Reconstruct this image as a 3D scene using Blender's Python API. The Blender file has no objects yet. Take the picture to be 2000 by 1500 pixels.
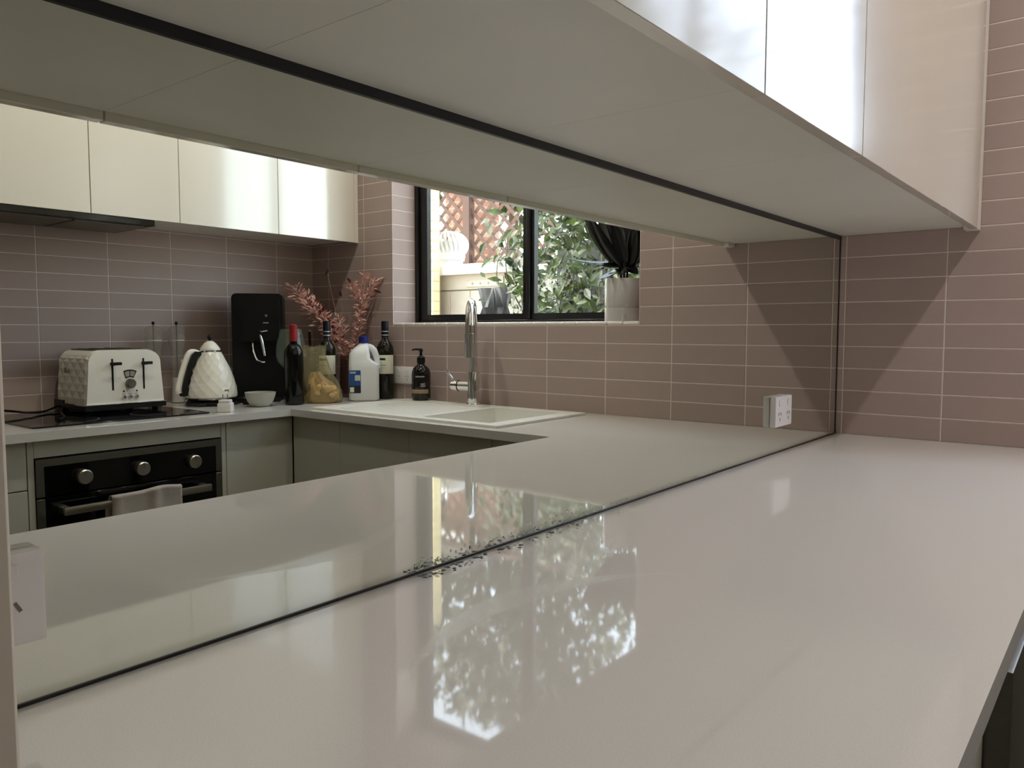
import bpy, bmesh, math, random
from mathutils import Vector, Matrix
random.seed(7)
S = bpy.context.scene
COL = S.collection
R = math.radians

def flip_y(o):
    """mirror a thing's parts left to right about its own middle plane"""
    done = set()
    def go(c):
        if c.type == 'MESH' and c.data not in done:
            done.add(c.data)
            c.data.transform(Matrix.Diagonal((1, -1, 1, 1))); c.data.flip_normals()
        c.location.y *= -1
        e = c.rotation_euler; c.rotation_euler = (-e.x, e.y, -e.z)
        for k in c.children: go(k)
    for c in o.children: go(c)
    return o
# ------------------------------------------------------------------ camera
ZC = 0.90                      # worktop height above the floor
CX, CY, CZ = 0.7315, -2.5354, 0.3228 + ZC
cam_d = bpy.data.cameras.new('camera'); cam = bpy.data.objects.new('camera', cam_d); COL.objects.link(cam)
YAW, PIT, ROL = 0.6771, -0.0695, 0.0010
fw = Vector((-math.sin(YAW)*math.cos(PIT), math.cos(YAW)*math.cos(PIT), math.sin(PIT)))
rt = fw.cross(Vector((0, 0, 1))).normalized(); up = rt.cross(fw)
r2 = math.cos(ROL)*rt + math.sin(ROL)*up; u2 = -math.sin(ROL)*rt + math.cos(ROL)*up
mw = Matrix(((r2.x, u2.x, -fw.x, CX), (r2.y, u2.y, -fw.y, CY), (r2.z, u2.z, -fw.z, CZ), (0, 0, 0, 1)))
cam.matrix_world = mw
cam_d.sensor_width = 36.0; cam_d.lens = 36.0*1521.28/2000.0; cam_d.clip_start = 0.01; cam_d.clip_end = 200
S.camera = cam

# ------------------------------------------------------------------ light
S.view_settings.view_transform = 'Standard'
S.view_settings.look = 'None'
S.view_settings.exposure = 0.12
S.view_settings.gamma = 1.0
S.view_settings.use_curve_mapping = False
S.cycles.max_bounces = 9; S.cycles.diffuse_bounces = 4; S.cycles.glossy_bounces = 6; S.cycles.transparent_max_bounces = 10
S.cycles.sample_clamp_indirect = 8.0
S.cycles.caustics_refractive = False; S.cycles.caustics_reflective = True
S.cycles.blur_glossy = 0.3

SKY_STRENGTH = 1.6
SUN_ENERGY = 4.5
LAMP_W = 10.0
world = bpy.data.worlds.new('sky'); S.world = world; world.use_nodes = True
nt = world.node_tree; nt.nodes.clear()
sk = nt.nodes.new('ShaderNodeTexSky'); sk.sky_type = 'NISHITA'; sk.sun_disc = False
sk.sun_elevation = R(52); sk.sun_rotation = R(100); sk.air_density = 1.0; sk.dust_density = 2.0
bg = nt.nodes.new('ShaderNodeBackground'); bg.inputs['Strength'].default_value = SKY_STRENGTH
wo = nt.nodes.new('ShaderNodeOutputWorld')
hs = nt.nodes.new('ShaderNodeHueSaturation'); hs.inputs['Saturation'].default_value = .6     # hazy, thin cloud
nt.links.new(sk.outputs[0], hs.inputs['Color']); nt.links.new(hs.outputs[0], bg.inputs[0]); nt.links.new(bg.outputs[0], wo.inputs[0])
sun_d = bpy.data.lights.new('sun', 'SUN'); sun_d.energy = SUN_ENERGY; sun_d.angle = R(0.6); sun_d.color = (1, .95, .86)
sun = bpy.data.objects.new('sun', sun_d); COL.objects.link(sun)
SUN_TO = Vector((.52, -.38, .77)).normalized()
sun.rotation_euler = SUN_TO.to_track_quat('Z', 'Y').to_euler()

# ------------------------------------------------------------------ helpers
def srgb(r, g, b):
    f = lambda c: (c/255/12.92) if c/255 <= .04045 else ((c/255+.055)/1.055)**2.4
    return (f(r), f(g), f(b), 1)

MATS = {}
def mat(name, col, rough=.5, metal=0., spec=.5, noise=0., nscale=40., bump=0., bscale=80., rnd=0., trans=0., coat=0., sub=0., ior=1.5):
    m = bpy.data.materials.new(name); m.use_nodes = True; t = m.node_tree; b = t.nodes['Principled BSDF']
    b.inputs['Base Color'].default_value = col; b.inputs['Roughness'].default_value = rough
    b.inputs['Metallic'].default_value = metal; b.inputs['Specular IOR Level'].default_value = spec
    b.inputs['Transmission Weight'].default_value = trans; b.inputs['Coat Weight'].default_value = coat; b.inputs['Coat Roughness'].default_value = .09
    b.inputs['IOR'].default_value = ior
    if sub: b.inputs['Subsurface Weight'].default_value = sub; b.inputs['Subsurface Radius'].default_value = (.02, .02, .02)
    tc = t.nodes.new('ShaderNodeTexCoord')
    last = None
    if noise:
        n = t.nodes.new('ShaderNodeTexNoise'); n.inputs['Scale'].default_value = nscale; n.inputs['Detail'].default_value = 4
        t.links.new(tc.outputs['Object'], n.inputs['Vector'])
        mp = t.nodes.new('ShaderNodeMapRange'); mp.inputs[1].default_value = .25; mp.inputs[2].default_value = .75
        mp.inputs[3].default_value = 1-noise; mp.inputs[4].default_value = 1+noise
        t.links.new(n.outputs[0], mp.inputs[0]); last = mp.outputs[0]
    if rnd:
        oi = t.nodes.new('ShaderNodeObjectInfo'); mp = t.nodes.new('ShaderNodeMapRange')
        mp.inputs[3].default_value = 1-rnd; mp.inputs[4].default_value = 1+rnd
        t.links.new(oi.outputs['Random'], mp.inputs[0])
        if last:
            mm = t.nodes.new('ShaderNodeMath'); mm.operation = 'MULTIPLY'
            t.links.new(last, mm.inputs[0]); t.links.new(mp.outputs[0], mm.inputs[1]); last = mm.outputs[0]
        else: last = mp.outputs[0]
    if last:
        vm = t.nodes.new('ShaderNodeVectorMath'); vm.operation = 'SCALE'; vm.inputs[0].default_value = col[:3]
        t.links.new(last, vm.inputs['Scale']); t.links.new(vm.outputs[0], b.inputs['Base Color'])
    if bump:
        n = t.nodes.new('ShaderNodeTexNoise'); n.inputs['Scale'].default_value = bscale; n.inputs['Detail'].default_value = 3
        t.links.new(tc.outputs['Object'], n.inputs['Vector'])
        bp = t.nodes.new('ShaderNodeBump'); bp.inputs['Strength'].default_value = bump; bp.inputs['Distance'].default_value = .002
        t.links.new(n.outputs[0], bp.inputs['Height']); t.links.new(bp.outputs[0], b.inputs['Normal'])
    MATS[name] = m
    return m

def glassy(name, tint=(1, 1, 1, 1), diff=None, dfac=0., rough=.02, ior=1.45):
    """thin clear pane or vessel wall: see-through, Fresnel reflection, optional milky share"""
    m = bpy.data.materials.new(name); m.use_nodes = True; t = m.node_tree; t.nodes.clear()
    o = t.nodes.new('ShaderNodeOutputMaterial'); tr = t.nodes.new('ShaderNodeBsdfTransparent'); tr.inputs[0].default_value = tint
    gl = t.nodes.new('ShaderNodeBsdfGlossy'); gl.inputs['Roughness'].default_value = rough
    fr = t.nodes.new('ShaderNodeFresnel'); fr.inputs['IOR'].default_value = ior
    base = tr.outputs[0]
    if diff:
        df = t.nodes.new('ShaderNodeBsdfDiffuse'); df.inputs[0].default_value = diff
        mx = t.nodes.new('ShaderNodeMixShader'); mx.inputs[0].default_value = dfac
        t.links.new(base, mx.inputs[1]); t.links.new(df.outputs[0], mx.inputs[2]); base = mx.outputs[0]
    ge = t.nodes.new('ShaderNodeNewGeometry'); ml = t.nodes.new('ShaderNodeMath'); ml.operation = 'SUBTRACT'; ml.inputs[0].default_value = 1.
    mu = t.nodes.new('ShaderNodeMath'); mu.operation = 'MULTIPLY'; t.links.new(ge.outputs['Backfacing'], ml.inputs[1])
    t.links.new(fr.outputs[0], mu.inputs[0]); t.links.new(ml.outputs[0], mu.inputs[1])     # reflect at outer faces only, no total reflection inside
    mx = t.nodes.new('ShaderNodeMixShader'); t.links.new(mu.outputs[0], mx.inputs[0])
    t.links.new(base, mx.inputs[1]); t.links.new(gl.outputs[0], mx.inputs[2]); t.links.new(mx.outputs[0], o.inputs[0])
    MATS[name] = m
    return m

def emit(name, col, s):
    m = bpy.data.materials.new(name); m.use_nodes = True; t = m.node_tree; t.nodes.clear()
    o = t.nodes.new('ShaderNodeOutputMaterial'); e = t.nodes.new('ShaderNodeEmission')
    e.inputs[0].default_value = col; e.inputs[1].default_value = s; t.links.new(e.outputs[0], o.inputs[0]); return m

class MB:
    def __init__(s): s.bm = bmesh.new()
    def face(s, vs):
        try: return s.bm.faces.new(vs)
        except ValueError: return None
    def box(s, x0, x1, y0, y1, z0, z1, bev=0., seg=1):
        g = bmesh.ops.create_cube(s.bm, size=1)['verts']
        for v in g: v.co = Vector(((x0+x1)/2+v.co.x*(x1-x0), (y0+y1)/2+v.co.y*(y1-y0), (z0+z1)/2+v.co.z*(z1-z0)))
        if bev:
            es = list({e for v in g for e in v.link_edges})
            bmesh.ops.bevel(s.bm, geom=es, offset=bev, segments=seg, affect='EDGES', profile=.5)
        return s
    def lathe(s, prof, n=24, c=(0, 0, 0), axis='z', a0=0., a1=2*math.pi):
        full = abs(a1-a0-2*math.pi) < 1e-6; m = n if full else n+1
        rings = []
        for (r, h) in prof:
            ring = []
            if r < 1e-6:
                p = Vector((0, 0, h)); vv = [p]
            else:
                vv = [Vector((r*math.cos(a0+(a1-a0)*i/n), r*math.sin(a0+(a1-a0)*i/n), h)) for i in range(m)]
            for p in vv:
                if axis == 'x': p = Vector((p.z, p.x, p.y))
                elif axis == 'y': p = Vector((p.y, p.z, p.x))
                ring.append(s.bm.verts.new(p+Vector(c)))
            rings.append(ring)
        for a, b in zip(rings, rings[1:]):
            k = n if full else n
            for i in range(k):
                j = (i+1) % m if full else i+1
                if len(a) == 1 and len(b) == 1: continue
                if len(a) == 1: s.face([a[0], b[j], b[i]][::-1])
                elif len(b) == 1: s.face([a[i], a[j], b[0]])
                else: s.face([a[i], a[j], b[j], b[i]])
        return s
    def tube(s, pts, r, n=10, cap=True, flat=1.):
        pts = [Vector(p) for p in pts]; rs = r if isinstance(r, (list, tuple)) else [r]*len(pts)
        rings = []; pn = None
        for i, p in enumerate(pts):
            d = (pts[min(i+1, len(pts)-1)]-pts[max(i-1, 0)]).normalized()
            if pn is None:
                ref = Vector((0, 0, 1)) if abs(d.z) < .9 else Vector((1, 0, 0))
                pn = d.cross(ref).normalized()
            pn = (pn-d*pn.dot(d)).normalized(); q = d.cross(pn)
            rings.append([s.bm.verts.new(p+(pn*math.cos(2*math.pi*k/n)+q*flat*math.sin(2*math.pi*k/n))*rs[i]) for k in range(n)])
        for a, b in zip(rings, rings[1:]):
            for k in range(n): s.face([a[k], a[(k+1) % n], b[(k+1) % n], b[k]])
        if cap: s.face(rings[0][::-1]); s.face(rings[-1])
        return s
    def prism(s, poly, fn, d0, d1):
        a = [s.bm.verts.new(fn(u, v, d0)) for u, v in poly]; b = [s.bm.verts.new(fn(u, v, d1)) for u, v in poly]
        n = len(poly)
        for i in range(n): s.face([a[i], a[(i+1) % n], b[(i+1) % n], b[i]])
        s.face(a[::-1]); s.face(b)
        return s
    def ball(s, c, r, seg=14, rings=8, sc=(1, 1, 1)):
        g = bmesh.ops.create_uvsphere(s.bm, u_segments=seg, v_segments=rings, radius=r)['verts']
        for v in g: v.co = Vector((v.co.x*sc[0], v.co.y*sc[1], v.co.z*sc[2]))+Vector(c)
        return s
    def cells(s, us, vs, full, fn, d0, d1):
        """a slab of filled grid cells with a clean outline; fn(u,v,d) places it"""
        V = {}
        def vert(i, j, d):
            k = (i, j, d)
            if k not in V: V[k] = s.bm.verts.new(fn(us[i], vs[j], d1 if d else d0))
            return V[k]
        nu, nv = len(us)-1, len(vs)-1
        on = lambda i, j: 0 <= i < nu and 0 <= j < nv and full(i, j)
        for i in range(nu):
            for j in range(nv):
                if not on(i, j): continue
                s.face([vert(i, j, 1), vert(i+1, j, 1), vert(i+1, j+1, 1), vert(i, j+1, 1)])
                s.face([vert(i, j+1, 0), vert(i+1, j+1, 0), vert(i+1, j, 0), vert(i, j, 0)])
                for (di, dj, p, q) in ((-1, 0, (i, j), (i, j+1)), (1, 0, (i+1, j), (i+1, j+1)), (0, -1, (i, j), (i+1, j)), (0, 1, (i, j+1), (i+1, j+1))):
                    if not on(i+di, j+dj): s.face([vert(*p, 0), vert(*q, 0), vert(*q, 1), vert(*p, 1)])
        return s
    def leaf(s, p, d, w, l, nrm, bend=.15, fold=.15, cols=4):
        d = d.normalized(); side = d.cross(nrm)
        if side.length < 1e-4: side = d.cross(Vector((.3, .5, .8)))
        side.normalize(); n = side.cross(d)
        prof = [0, .75, 1, .62, 0][:cols+1] if cols == 4 else [0, 1, 0]
        L = []; C = []; Rr = []
        m = len(prof)-1
        for i, k in enumerate(prof):
            t = i/m; c = p+d*(l*t)-n*(bend*l*t*t)
            C.append(s.bm.verts.new(c))
            if 0 < i < m:
                L.append(s.bm.verts.new(c+side*(w*k)+n*(fold*w*k))); Rr.append(s.bm.verts.new(c-side*(w*k)+n*(fold*w*k)))
        s.face([C[0], C[1], L[0]]); s.face([C[0], Rr[0], C[1]])
        for i in range(len(L)-1):
            s.face([C[i+1], C[i+2], L[i+1], L[i]]); s.face([C[i+1], Rr[i], Rr[i+1], C[i+2]])
        s.face([C[m-1], C[m], L[-1]]); s.face([C[m-1], Rr[-1], C[m]])
        return s
    def build(s, name, m, parent=None, loc=(0, 0, 0), rz=0., smooth=38., rot=None):
        bmesh.ops.recalc_face_normals(s.bm, faces=s.bm.faces)
        if smooth:
            for f in s.bm.faces: f.smooth = True
            for e in s.bm.edges:
                if len(e.link_faces) == 2 and e.calc_face_angle(0) > R(smooth): e.smooth = False
        me = bpy.data.meshes.new(name); s.bm.to_mesh(me); s.bm.free()
        me.materials.append(m)
        o = bpy.data.objects.new(name, me); COL.objects.link(o); o.location = loc
        o.rotation_euler = rot if rot else (0, 0, rz)
        if parent: o.parent = parent
        return o

def tag(o, label, cat, group=None):
    o['label'] = label; o['category'] = cat
    if group: o['group'] = group
    return o
def struct(o): o['kind'] = 'structure'; return o
def stuff(o): o['kind'] = 'stuff'; return o
def thing(name, label, cat, loc=(0, 0, 0), rz=0., group=None):
    o = bpy.data.objects.new(name, None); COL.objects.link(o); o.location = loc; o.rotation_euler = (0, 0, rz)
    o.empty_display_size = .05
    return tag(o, label, cat, group)
def az(x, y):            # bearing from a spot in the room to the eye as the mirror sends it back
    return math.atan2(CY-y, -CX-x)
XY = lambda u, v, d: Vector((u, v, d))
XZ = lambda u, v, d: Vector((u, d, v))
YZ = lambda u, v, d: Vector((d, u, v))
def rrect(w, h, r, n=5, cx=0, cy=0):
    P = []
    for (sx, sy, a) in ((1, 1, 0), (-1, 1, 90), (-1, -1, 180), (1, -1, 270)):
        for i in range(n+1):
            t = R(a+90*i/n); P.append((cx+sx*(w/2-r)+r*math.cos(t), cy+sy*(h/2-r)+r*math.sin(t)))
    return P

# ------------------------------------------------------------------ materials
TILE = mat('pink_tile', srgb(174, 154, 148), rough=.5, spec=.35, noise=.03, nscale=9, rnd=.03, bump=.05, bscale=14)
GROUT = mat('pale_grout', srgb(228, 214, 208), rough=.8, noise=.04, nscale=60)
PAINT = mat('white_paint', srgb(236, 233, 226), rough=.7, noise=.015, nscale=20)
FLOORM = mat('timber_floor', srgb(92, 78, 66), rough=.4, noise=.15, nscale=6)
GLOSS = mat('gloss_white_door', srgb(236, 230, 218), rough=.16, spec=.6, noise=.01, nscale=3, coat=1.)
CARC = mat('white_carcass', srgb(226, 223, 214), rough=.35, noise=.03, nscale=5)
BASEC = mat('greige_base_door', srgb(190, 188, 176), rough=.35, noise=.012, nscale=4)
DARKGAP = mat('sealant_and_gap_shade', srgb(24, 26, 32), rough=.4, noise=.2, nscale=90)
BLACK = mat('black_plastic', srgb(13, 13, 13), rough=.4, spec=.3, noise=.1, nscale=60)
BLACKM = mat('black_frame_paint', srgb(18, 18, 20), rough=.3, noise=.08, nscale=30)
BLGLASS = mat('black_glass', srgb(8, 8, 9), rough=.06, noise=.1, nscale=3)
STEEL = mat('brushed_steel', srgb(178, 172, 160), rough=.34, metal=1., noise=.05, nscale=120)
DSTEEL = mat('dark_steel_trim', srgb(120, 116, 108), rough=.4, metal=1., noise=.05, nscale=120)
CHROME = mat('chrome', srgb(225, 225, 225), rough=.06, metal=1., noise=.01)
CREAM = mat('cream_enamel', srgb(240, 235, 222), rough=.14, spec=.6, noise=.01, nscale=8)
SINKM = mat('white_composite', srgb(234, 232, 224), rough=.3, noise=.015, nscale=30)
WHITEP = mat('white_plastic', srgb(232, 228, 226), rough=.35, noise=.01)
GREYMARK = mat('grey_print', srgb(120, 115, 112), rough=.6, noise=.05)
HDPE = mat('milky_plastic', srgb(228, 228, 226), rough=.42, noise=.02, nscale=12, sub=.3)
BLUECAP = mat('blue_cap', srgb(28, 34, 110), rough=.4, noise=.05)
BLUELAB = mat('blue_label', srgb(22, 74, 132), rough=.4, noise=.25, nscale=45)
DARKLAB = mat('black_label', srgb(20, 24, 34), rough=.4, noise=.1)
PALELAB = mat('pale_label', srgb(222, 220, 200), rough=.6, noise=.02)
WINEG = mat('dark_bottle_glass', srgb(7, 8, 7), rough=.06, noise=.1, spec=.4)
WINEG2 = mat('green_brown_bottle_glass', srgb(26, 26, 15), rough=.06, noise=.1, spec=.45)
REDCAP = mat('red_capsule', srgb(140, 28, 30), rough=.4, noise=.08)
NAVY = mat('navy_capsule', srgb(18, 20, 34), rough=.35, noise=.08)
SILVER = mat('silver_line', srgb(200, 200, 205), rough=.4, metal=.6, noise=.02)
AMBER = mat('dark_amber_glass', srgb(16, 13, 11), rough=.1, noise=.1)
TAN = mat('tan_band', srgb(150, 128, 100), rough=.6, noise=.03)
CERAM = mat('grey_ceramic', srgb(176, 176, 164), rough=.35, noise=.03, nscale=30)
POTM = mat('pale_pot_glaze', srgb(196, 190, 188), rough=.28, noise=.02, nscale=6)
SOIL = mat('dark_soil', srgb(40, 32, 26), rough=.95, noise=.3, nscale=120, bump=.6)
LEAFD = mat('burgundy_black_leaf', srgb(28, 30, 30), rough=.22, spec=.7, noise=.15, nscale=25)
STEMD = mat('dark_stem', srgb(52, 44, 36), rough=.6, noise=.15, nscale=40)
PINKL = mat('dyed_pink_leaflet', srgb(228, 182, 170), rough=.6, noise=.14, nscale=60)
REDL = mat('dyed_red_leaflet', srgb(140, 40, 44), rough=.6, noise=.15, nscale=60)
POD = mat('dark_red_seed_head', srgb(80, 32, 28), rough=.8, noise=.2, nscale=120, bump=.5)
PSTEM = mat('dry_pink_stem', srgb(170, 120, 100), rough=.7, noise=.1, nscale=40)
TOWEL = mat('ribbed_towel', srgb(176, 166, 158), rough=.95, noise=.06, nscale=50, bump=.5, bscale=300)
SNACK = mat('golden_snack', srgb(196, 162, 108), rough=.3, noise=.25, nscale=35)
KETGREY = mat('grey_badge', srgb(150, 146, 134), rough=.4, noise=.03)
CLEAR = glassy('clear_pane')
ACRYL = glassy('clear_acrylic', (.94, .93, .9, 1), diff=(.62, .58, .53, 1), dfac=.16, ior=1.25)
WGLASS = glassy('wine_glass', (.86, .9, .86, 1), diff=(.24, .28, .22, 1), dfac=.22, ior=1.5)
SMOKE = glassy('smoky_vase_glass', (.72, .6, .56, 1), diff=(.12, .08, .07, 1), dfac=.25, ior=1.5)
BAGM = glassy('crinkled_plastic', (.93, .91, .8, 1), diff=(.42, .37, .22, 1), dfac=.30, rough=.06, ior=2.0)
WATER = mat('water', (1, 1, 1, 1), rough=0., trans=1., ior=1.33)

def mirror_mat():
    m = bpy.data.materials.new('mirror_glass'); m.use_nodes = True; t = m.node_tree; b = t.nodes['Principled BSDF']
    b.inputs['Base Color'].default_value = (.75, .775, .71, 1); b.inputs['Metallic'].default_value = 1.; b.inputs['Roughness'].default_value = 0.
    tc = t.nodes.new('ShaderNodeTexCoord'); n = t.nodes.new('ShaderNodeTexNoise'); n.inputs['Scale'].default_value = 7
    t.links.new(tc.outputs['Object'], n.inputs['Vector'])
    mp = t.nodes.new('ShaderNodeMapRange'); mp.inputs[1].default_value = .66; mp.inputs[2].default_value = .9; mp.inputs[3].default_value = 0; mp.inputs[4].default_value = .03
    t.links.new(n.outputs[0], mp.inputs[0]); t.links.new(mp.outputs[0], b.inputs['Roughness'])
    return m
MIRROR = mirror_mat()

def stone_mat():
    m = bpy.data.materials.new('speckled_quartz'); m.use_nodes = True; t = m.node_tree; b = t.nodes['Principled BSDF']
    tc = t.nodes.new('ShaderNodeTexCoord')
    n = t.nodes.new('ShaderNodeTexNoise'); n.inputs['Scale'].default_value = 700; n.inputs['Detail'].default_value = 1
    t.links.new(tc.outputs['Object'], n.inputs['Vector'])
    cr = t.nodes.new('ShaderNodeValToRGB'); e = cr.color_ramp.elements
    e[0].position = .3; e[0].color = srgb(214, 210, 205); e[1].position = .62; e[1].color = srgb(222, 218, 213)
    t.links.new(n.outputs[0], cr.inputs[0]); t.links.new(cr.outputs[0], b.inputs['Base Color'])
    b.inputs['Specular IOR Level'].default_value = .55
    # a dried wipe mark: an arc-shaped film on the polish
    sx = t.nodes.new('ShaderNodeSeparateXYZ'); t.links.new(tc.outputs['Object'], sx.inputs[0])
    def math_(op, a, bb=None, c=None):
        nd = t.nodes.new('ShaderNodeMath'); nd.operation = op
        for i, v in enumerate((a, bb, c)):
            if v is None: continue
            if isinstance(v, (int, float)): nd.inputs[i].default_value = v
            else: t.links.new(v, nd.inputs[i])
        return nd.outputs[0]
    cxx, cyy, rad = WIPE
    dx = math_('SUBTRACT', sx.outputs[0], cxx); dy = math_('SUBTRACT', sx.outputs[1], cyy)
    dist = math_('SQRT', math_('ADD', math_('MULTIPLY', dx, dx), math_('MULTIPLY', dy, dy)))
    off = math_('ABSOLUTE', math_('SUBTRACT', dist, rad))
    tip = math_('MULTIPLY', math_('ABSOLUTE', math_('SUBTRACT', sx.outputs[1], -1.82)), 4.4)   # 0 mid, 1 at the ends
    wid = math_('MULTIPLY', math_('SUBTRACT', 1.0, tip), .024)
    inside = math_('LESS_THAN', off, wid)
    left = math_('LESS_THAN', sx.outputs[0], cxx)
    mask = math_('MULTIPLY', inside, left)
    b.inputs['Roughness'].default_value = .07
    t.links.new(math_('ADD', math_('MULTIPLY', mask, .10), .035), b.inputs['Roughness'])
    t.links.new(math_('SUBTRACT', .55, math_('MULTIPLY', mask, .22)), b.inputs['Specular IOR Level'])
    return m
def circle3(a, b, c):
    (ax, ay), (bx, by), (cx, cy) = a, b, c
    d = 2*(ax*(by-cy)+bx*(cy-ay)+cx*(ay-by))
    ux = ((ax*ax+ay*ay)*(by-cy)+(bx*bx+by*by)*(cy-ay)+(cx*cx+cy*cy)*(ay-by))/d
    uy = ((ax*ax+ay*ay)*(cx-bx)+(bx*bx+by*by)*(ax-cx)+(cx*cx+cy*cy)*(bx-ax))/d
    return ux, uy, math.hypot(ax-ux, ay-uy)
WIPE = circle3((.25, -1.62), (.158, -1.82), (.205, -2.03))
STONE = stone_mat()

# ------------------------------------------------------------------ room shell
W = 2.638; CEIL = ZC+2.28; YB = -5.6
XWIN0, XWIN1, ZWIN0, ZWIN1 = .703, 2.023, ZC+.3405, ZC+1.68
T = .22
struct(MB().box(-.2, W+.2, YB-.2, .02, -.1, 0).build('floor', FLOORM))
struct(MB().box(-.2, W+.2, YB-.2, T, CEIL, CEIL+.15).build('ceiling', PAINT))
struct(MB().box(-.2, -.008, YB-.2, T, 0, CEIL).build('wall_left', PAINT))
wall_r = struct(MB().box(W-.0058, W+.2, YB-.2, T, 0, CEIL).build('wall_right', GROUT))
us = [0-.008, XWIN0, XWIN1, W]; vs = [0, ZWIN0, ZWIN1, CEIL]
wall_b = struct(MB().cells(us, vs, lambda i, j: not (i == 1 and j == 1), XZ, T, -.0058).build('wall_back', GROUT))
struct(MB().box(-.008, W, YB-.2, YB, 0, CEIL).build('wall_rear', PAINT))

# ---- wall tiles: each tile a piece of its wall
TH = .0681; TP = .2758; TS = .0186; GR = .0032; TT = .0012; GF = .0058
SILLM = mat('pale_sill_tile', srgb(238, 230, 222), rough=.3, noise=.02, nscale=20)
TMESH = {}
def tile_mesh(w, h):
    k = (round(w, 4), round(h, 4))
    if k in TMESH: return TMESH[k]
    bm = bmesh.new(); e = .0012
    a = [bm.verts.new((x*w/2, 0, z*h/2)) for x, z in ((-1, -1), (1, -1), (1, 1), (-1, 1))]
    b = [bm.verts.new((x*w/2, -TT+e, z*h/2)) for x, z in ((-1, -1), (1, -1), (1, 1), (-1, 1))]
    c = [bm.verts.new((x*(w/2-e), -TT, z*(h/2-e))) for x, z in ((-1, -1), (1, -1), (1, 1), (-1, 1))]
    for p, q in ((a, b), (b, c)):
        for i in range(4): bm.faces.new([p[i], p[(i+1) % 4], q[(i+1) % 4], q[i]])
    bm.faces.new(c)
    bmesh.ops.recalc_face_normals(bm, faces=bm.faces)
    me = bpy.data.meshes.new('tile'); bm.to_mesh(me); bm.free(); me.materials.append(TILE); TMESH[k] = me
    return me
def tile(parent, u0, u1, z0, z1, place, rz):
    w, h = u1-u0-GR, z1-z0-GR
    if w < .004 or h < .004: return
    o = bpy.data.objects.new('tile', tile_mesh(w, h)); COL.objects.link(o)
    o.location = place((u0+u1)/2, (z0+z1)/2); o.rotation_euler = (0, 0, rz); o.parent = parent
def tile_joined(parent, rects, place, rz, name):
    bm = bmesh.new(); rot = Matrix.Rotation(rz, 4, 'Z')
    for (u0, u1, z0, z1) in rects:
        w, h = u1-u0-GR, z1-z0-GR
        if w < .004 or h < .004: continue
        n0 = len(bm.verts); tmp = tile_mesh(w, h)
        bm.from_mesh(tmp); bm.verts.ensure_lookup_table()
        off = Vector(place((u0+u1)/2, (z0+z1)/2))
        for v in bm.verts[n0:]: v.co = rot @ v.co+off
    me = bpy.data.meshes.new(name); bm.to_mesh(me); bm.free(); me.materials.append(TILE)
    o = bpy.data.objects.new(name, me); COL.objects.link(o); o.parent = parent; stuff(o)
xs = [0.0]+[TS+TP*k for k in range(10)]+[W]
far_rects = []
for r in range(34):
    z0, z1 = ZC+r*TH, min(ZC+(r+1)*TH, CEIL)
    cols = []
    for a, b in zip(xs, xs[1:]):
        if z1 <= ZWIN0+.002 or z0 >= ZWIN1-.001: cols.append((a, b, z0, z1)); continue
        if a < XWIN0: cols.append((a, min(b, XWIN0), z0, z1))
        if b > XWIN1: cols.append((max(a, XWIN1), b, z0, z1))
        if z1 > ZWIN1 and a < XWIN1 and b > XWIN0: cols.append((max(a, XWIN0), min(b, XWIN1), ZWIN1, z1))
    for c in cols:
        if r < 20: tile(wall_b, *c, lambda u, z: (u, -GF, z), 0.)
        else: far_rects.append(c)
tile_joined(wall_b, far_rects, lambda u, z: (u, -GF, z), 0., 'upper_tiles')
# window reveal tiles (left and right jamb) and sill tiles
for r in range(5, 20):
    z0, z1 = max(ZC+r*TH, ZWIN0), min(ZC+(r+1)*TH, ZWIN1)
    tile(wall_b, -.0045, .148, z0, z1, lambda u, z: (XWIN1, u, z), R(-90))
    tile(wall_b, -.0045, .148, z0, z1, lambda u, z: (XWIN0, u, z), R(90))
n = 19; sw = (XWIN1-XWIN0)/n
SILLZ = ZC+.355
for i in range(n):
    MB().box(XWIN0+i*sw+.001, XWIN0+(i+1)*sw-.001, -.0075, .148, ZWIN0, SILLZ, bev=.006, seg=3).build('sill_tile', SILLM, wall_b)
# stove wall tiles
ys = [0.0]+[-.222-.2725*k for k in range(9)]
for r in range(12):
    z0, z1 = ZC+r*TH, ZC+(r+1)*TH
    for a, b in zip(ys, ys[1:]):
        tile(wall_r, -a, -b, z0, z1, lambda u, z: (W-GF, -u, z), R(-90))

# ---- window in the sink wall
FY0, FY1 = .150, .176
gx = [XWIN0, XWIN0+.085, 1.305, 1.366, 1.950, XWIN1]; gz = [SILLZ-.004, ZC+.394, ZWIN1-.06, ZWIN1]
win = struct(MB().cells(gx, gz, lambda i, j: not (i in (1, 3) and j == 1), XZ, FY0, FY1).build('window_1', BLACKM))
MB().box(2.0, XWIN1-.001, FY0-.014, FY0, gz[0]+.004, gz[3], bev=.002).build('frame_bead', BLACKM, win)
MB().box(1.322, 1.340, FY0-.012, FY0, gz[0]+.02, gz[3]-.01, bev=.002).build('sash_bead', BLACKM, win)
MB().box(XWIN0+.01, XWIN1-.03, FY0-.010, FY0, gz[0]+.004, gz[0]+.016, bev=.002).build('track', BLACKM, win)
for a, b in ((gx[1], gx[2]), (gx[3], gx[4])):
    MB().box(a, b, .163, .167, gz[1], gz[2]).build('pane', CLEAR, win)

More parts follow.
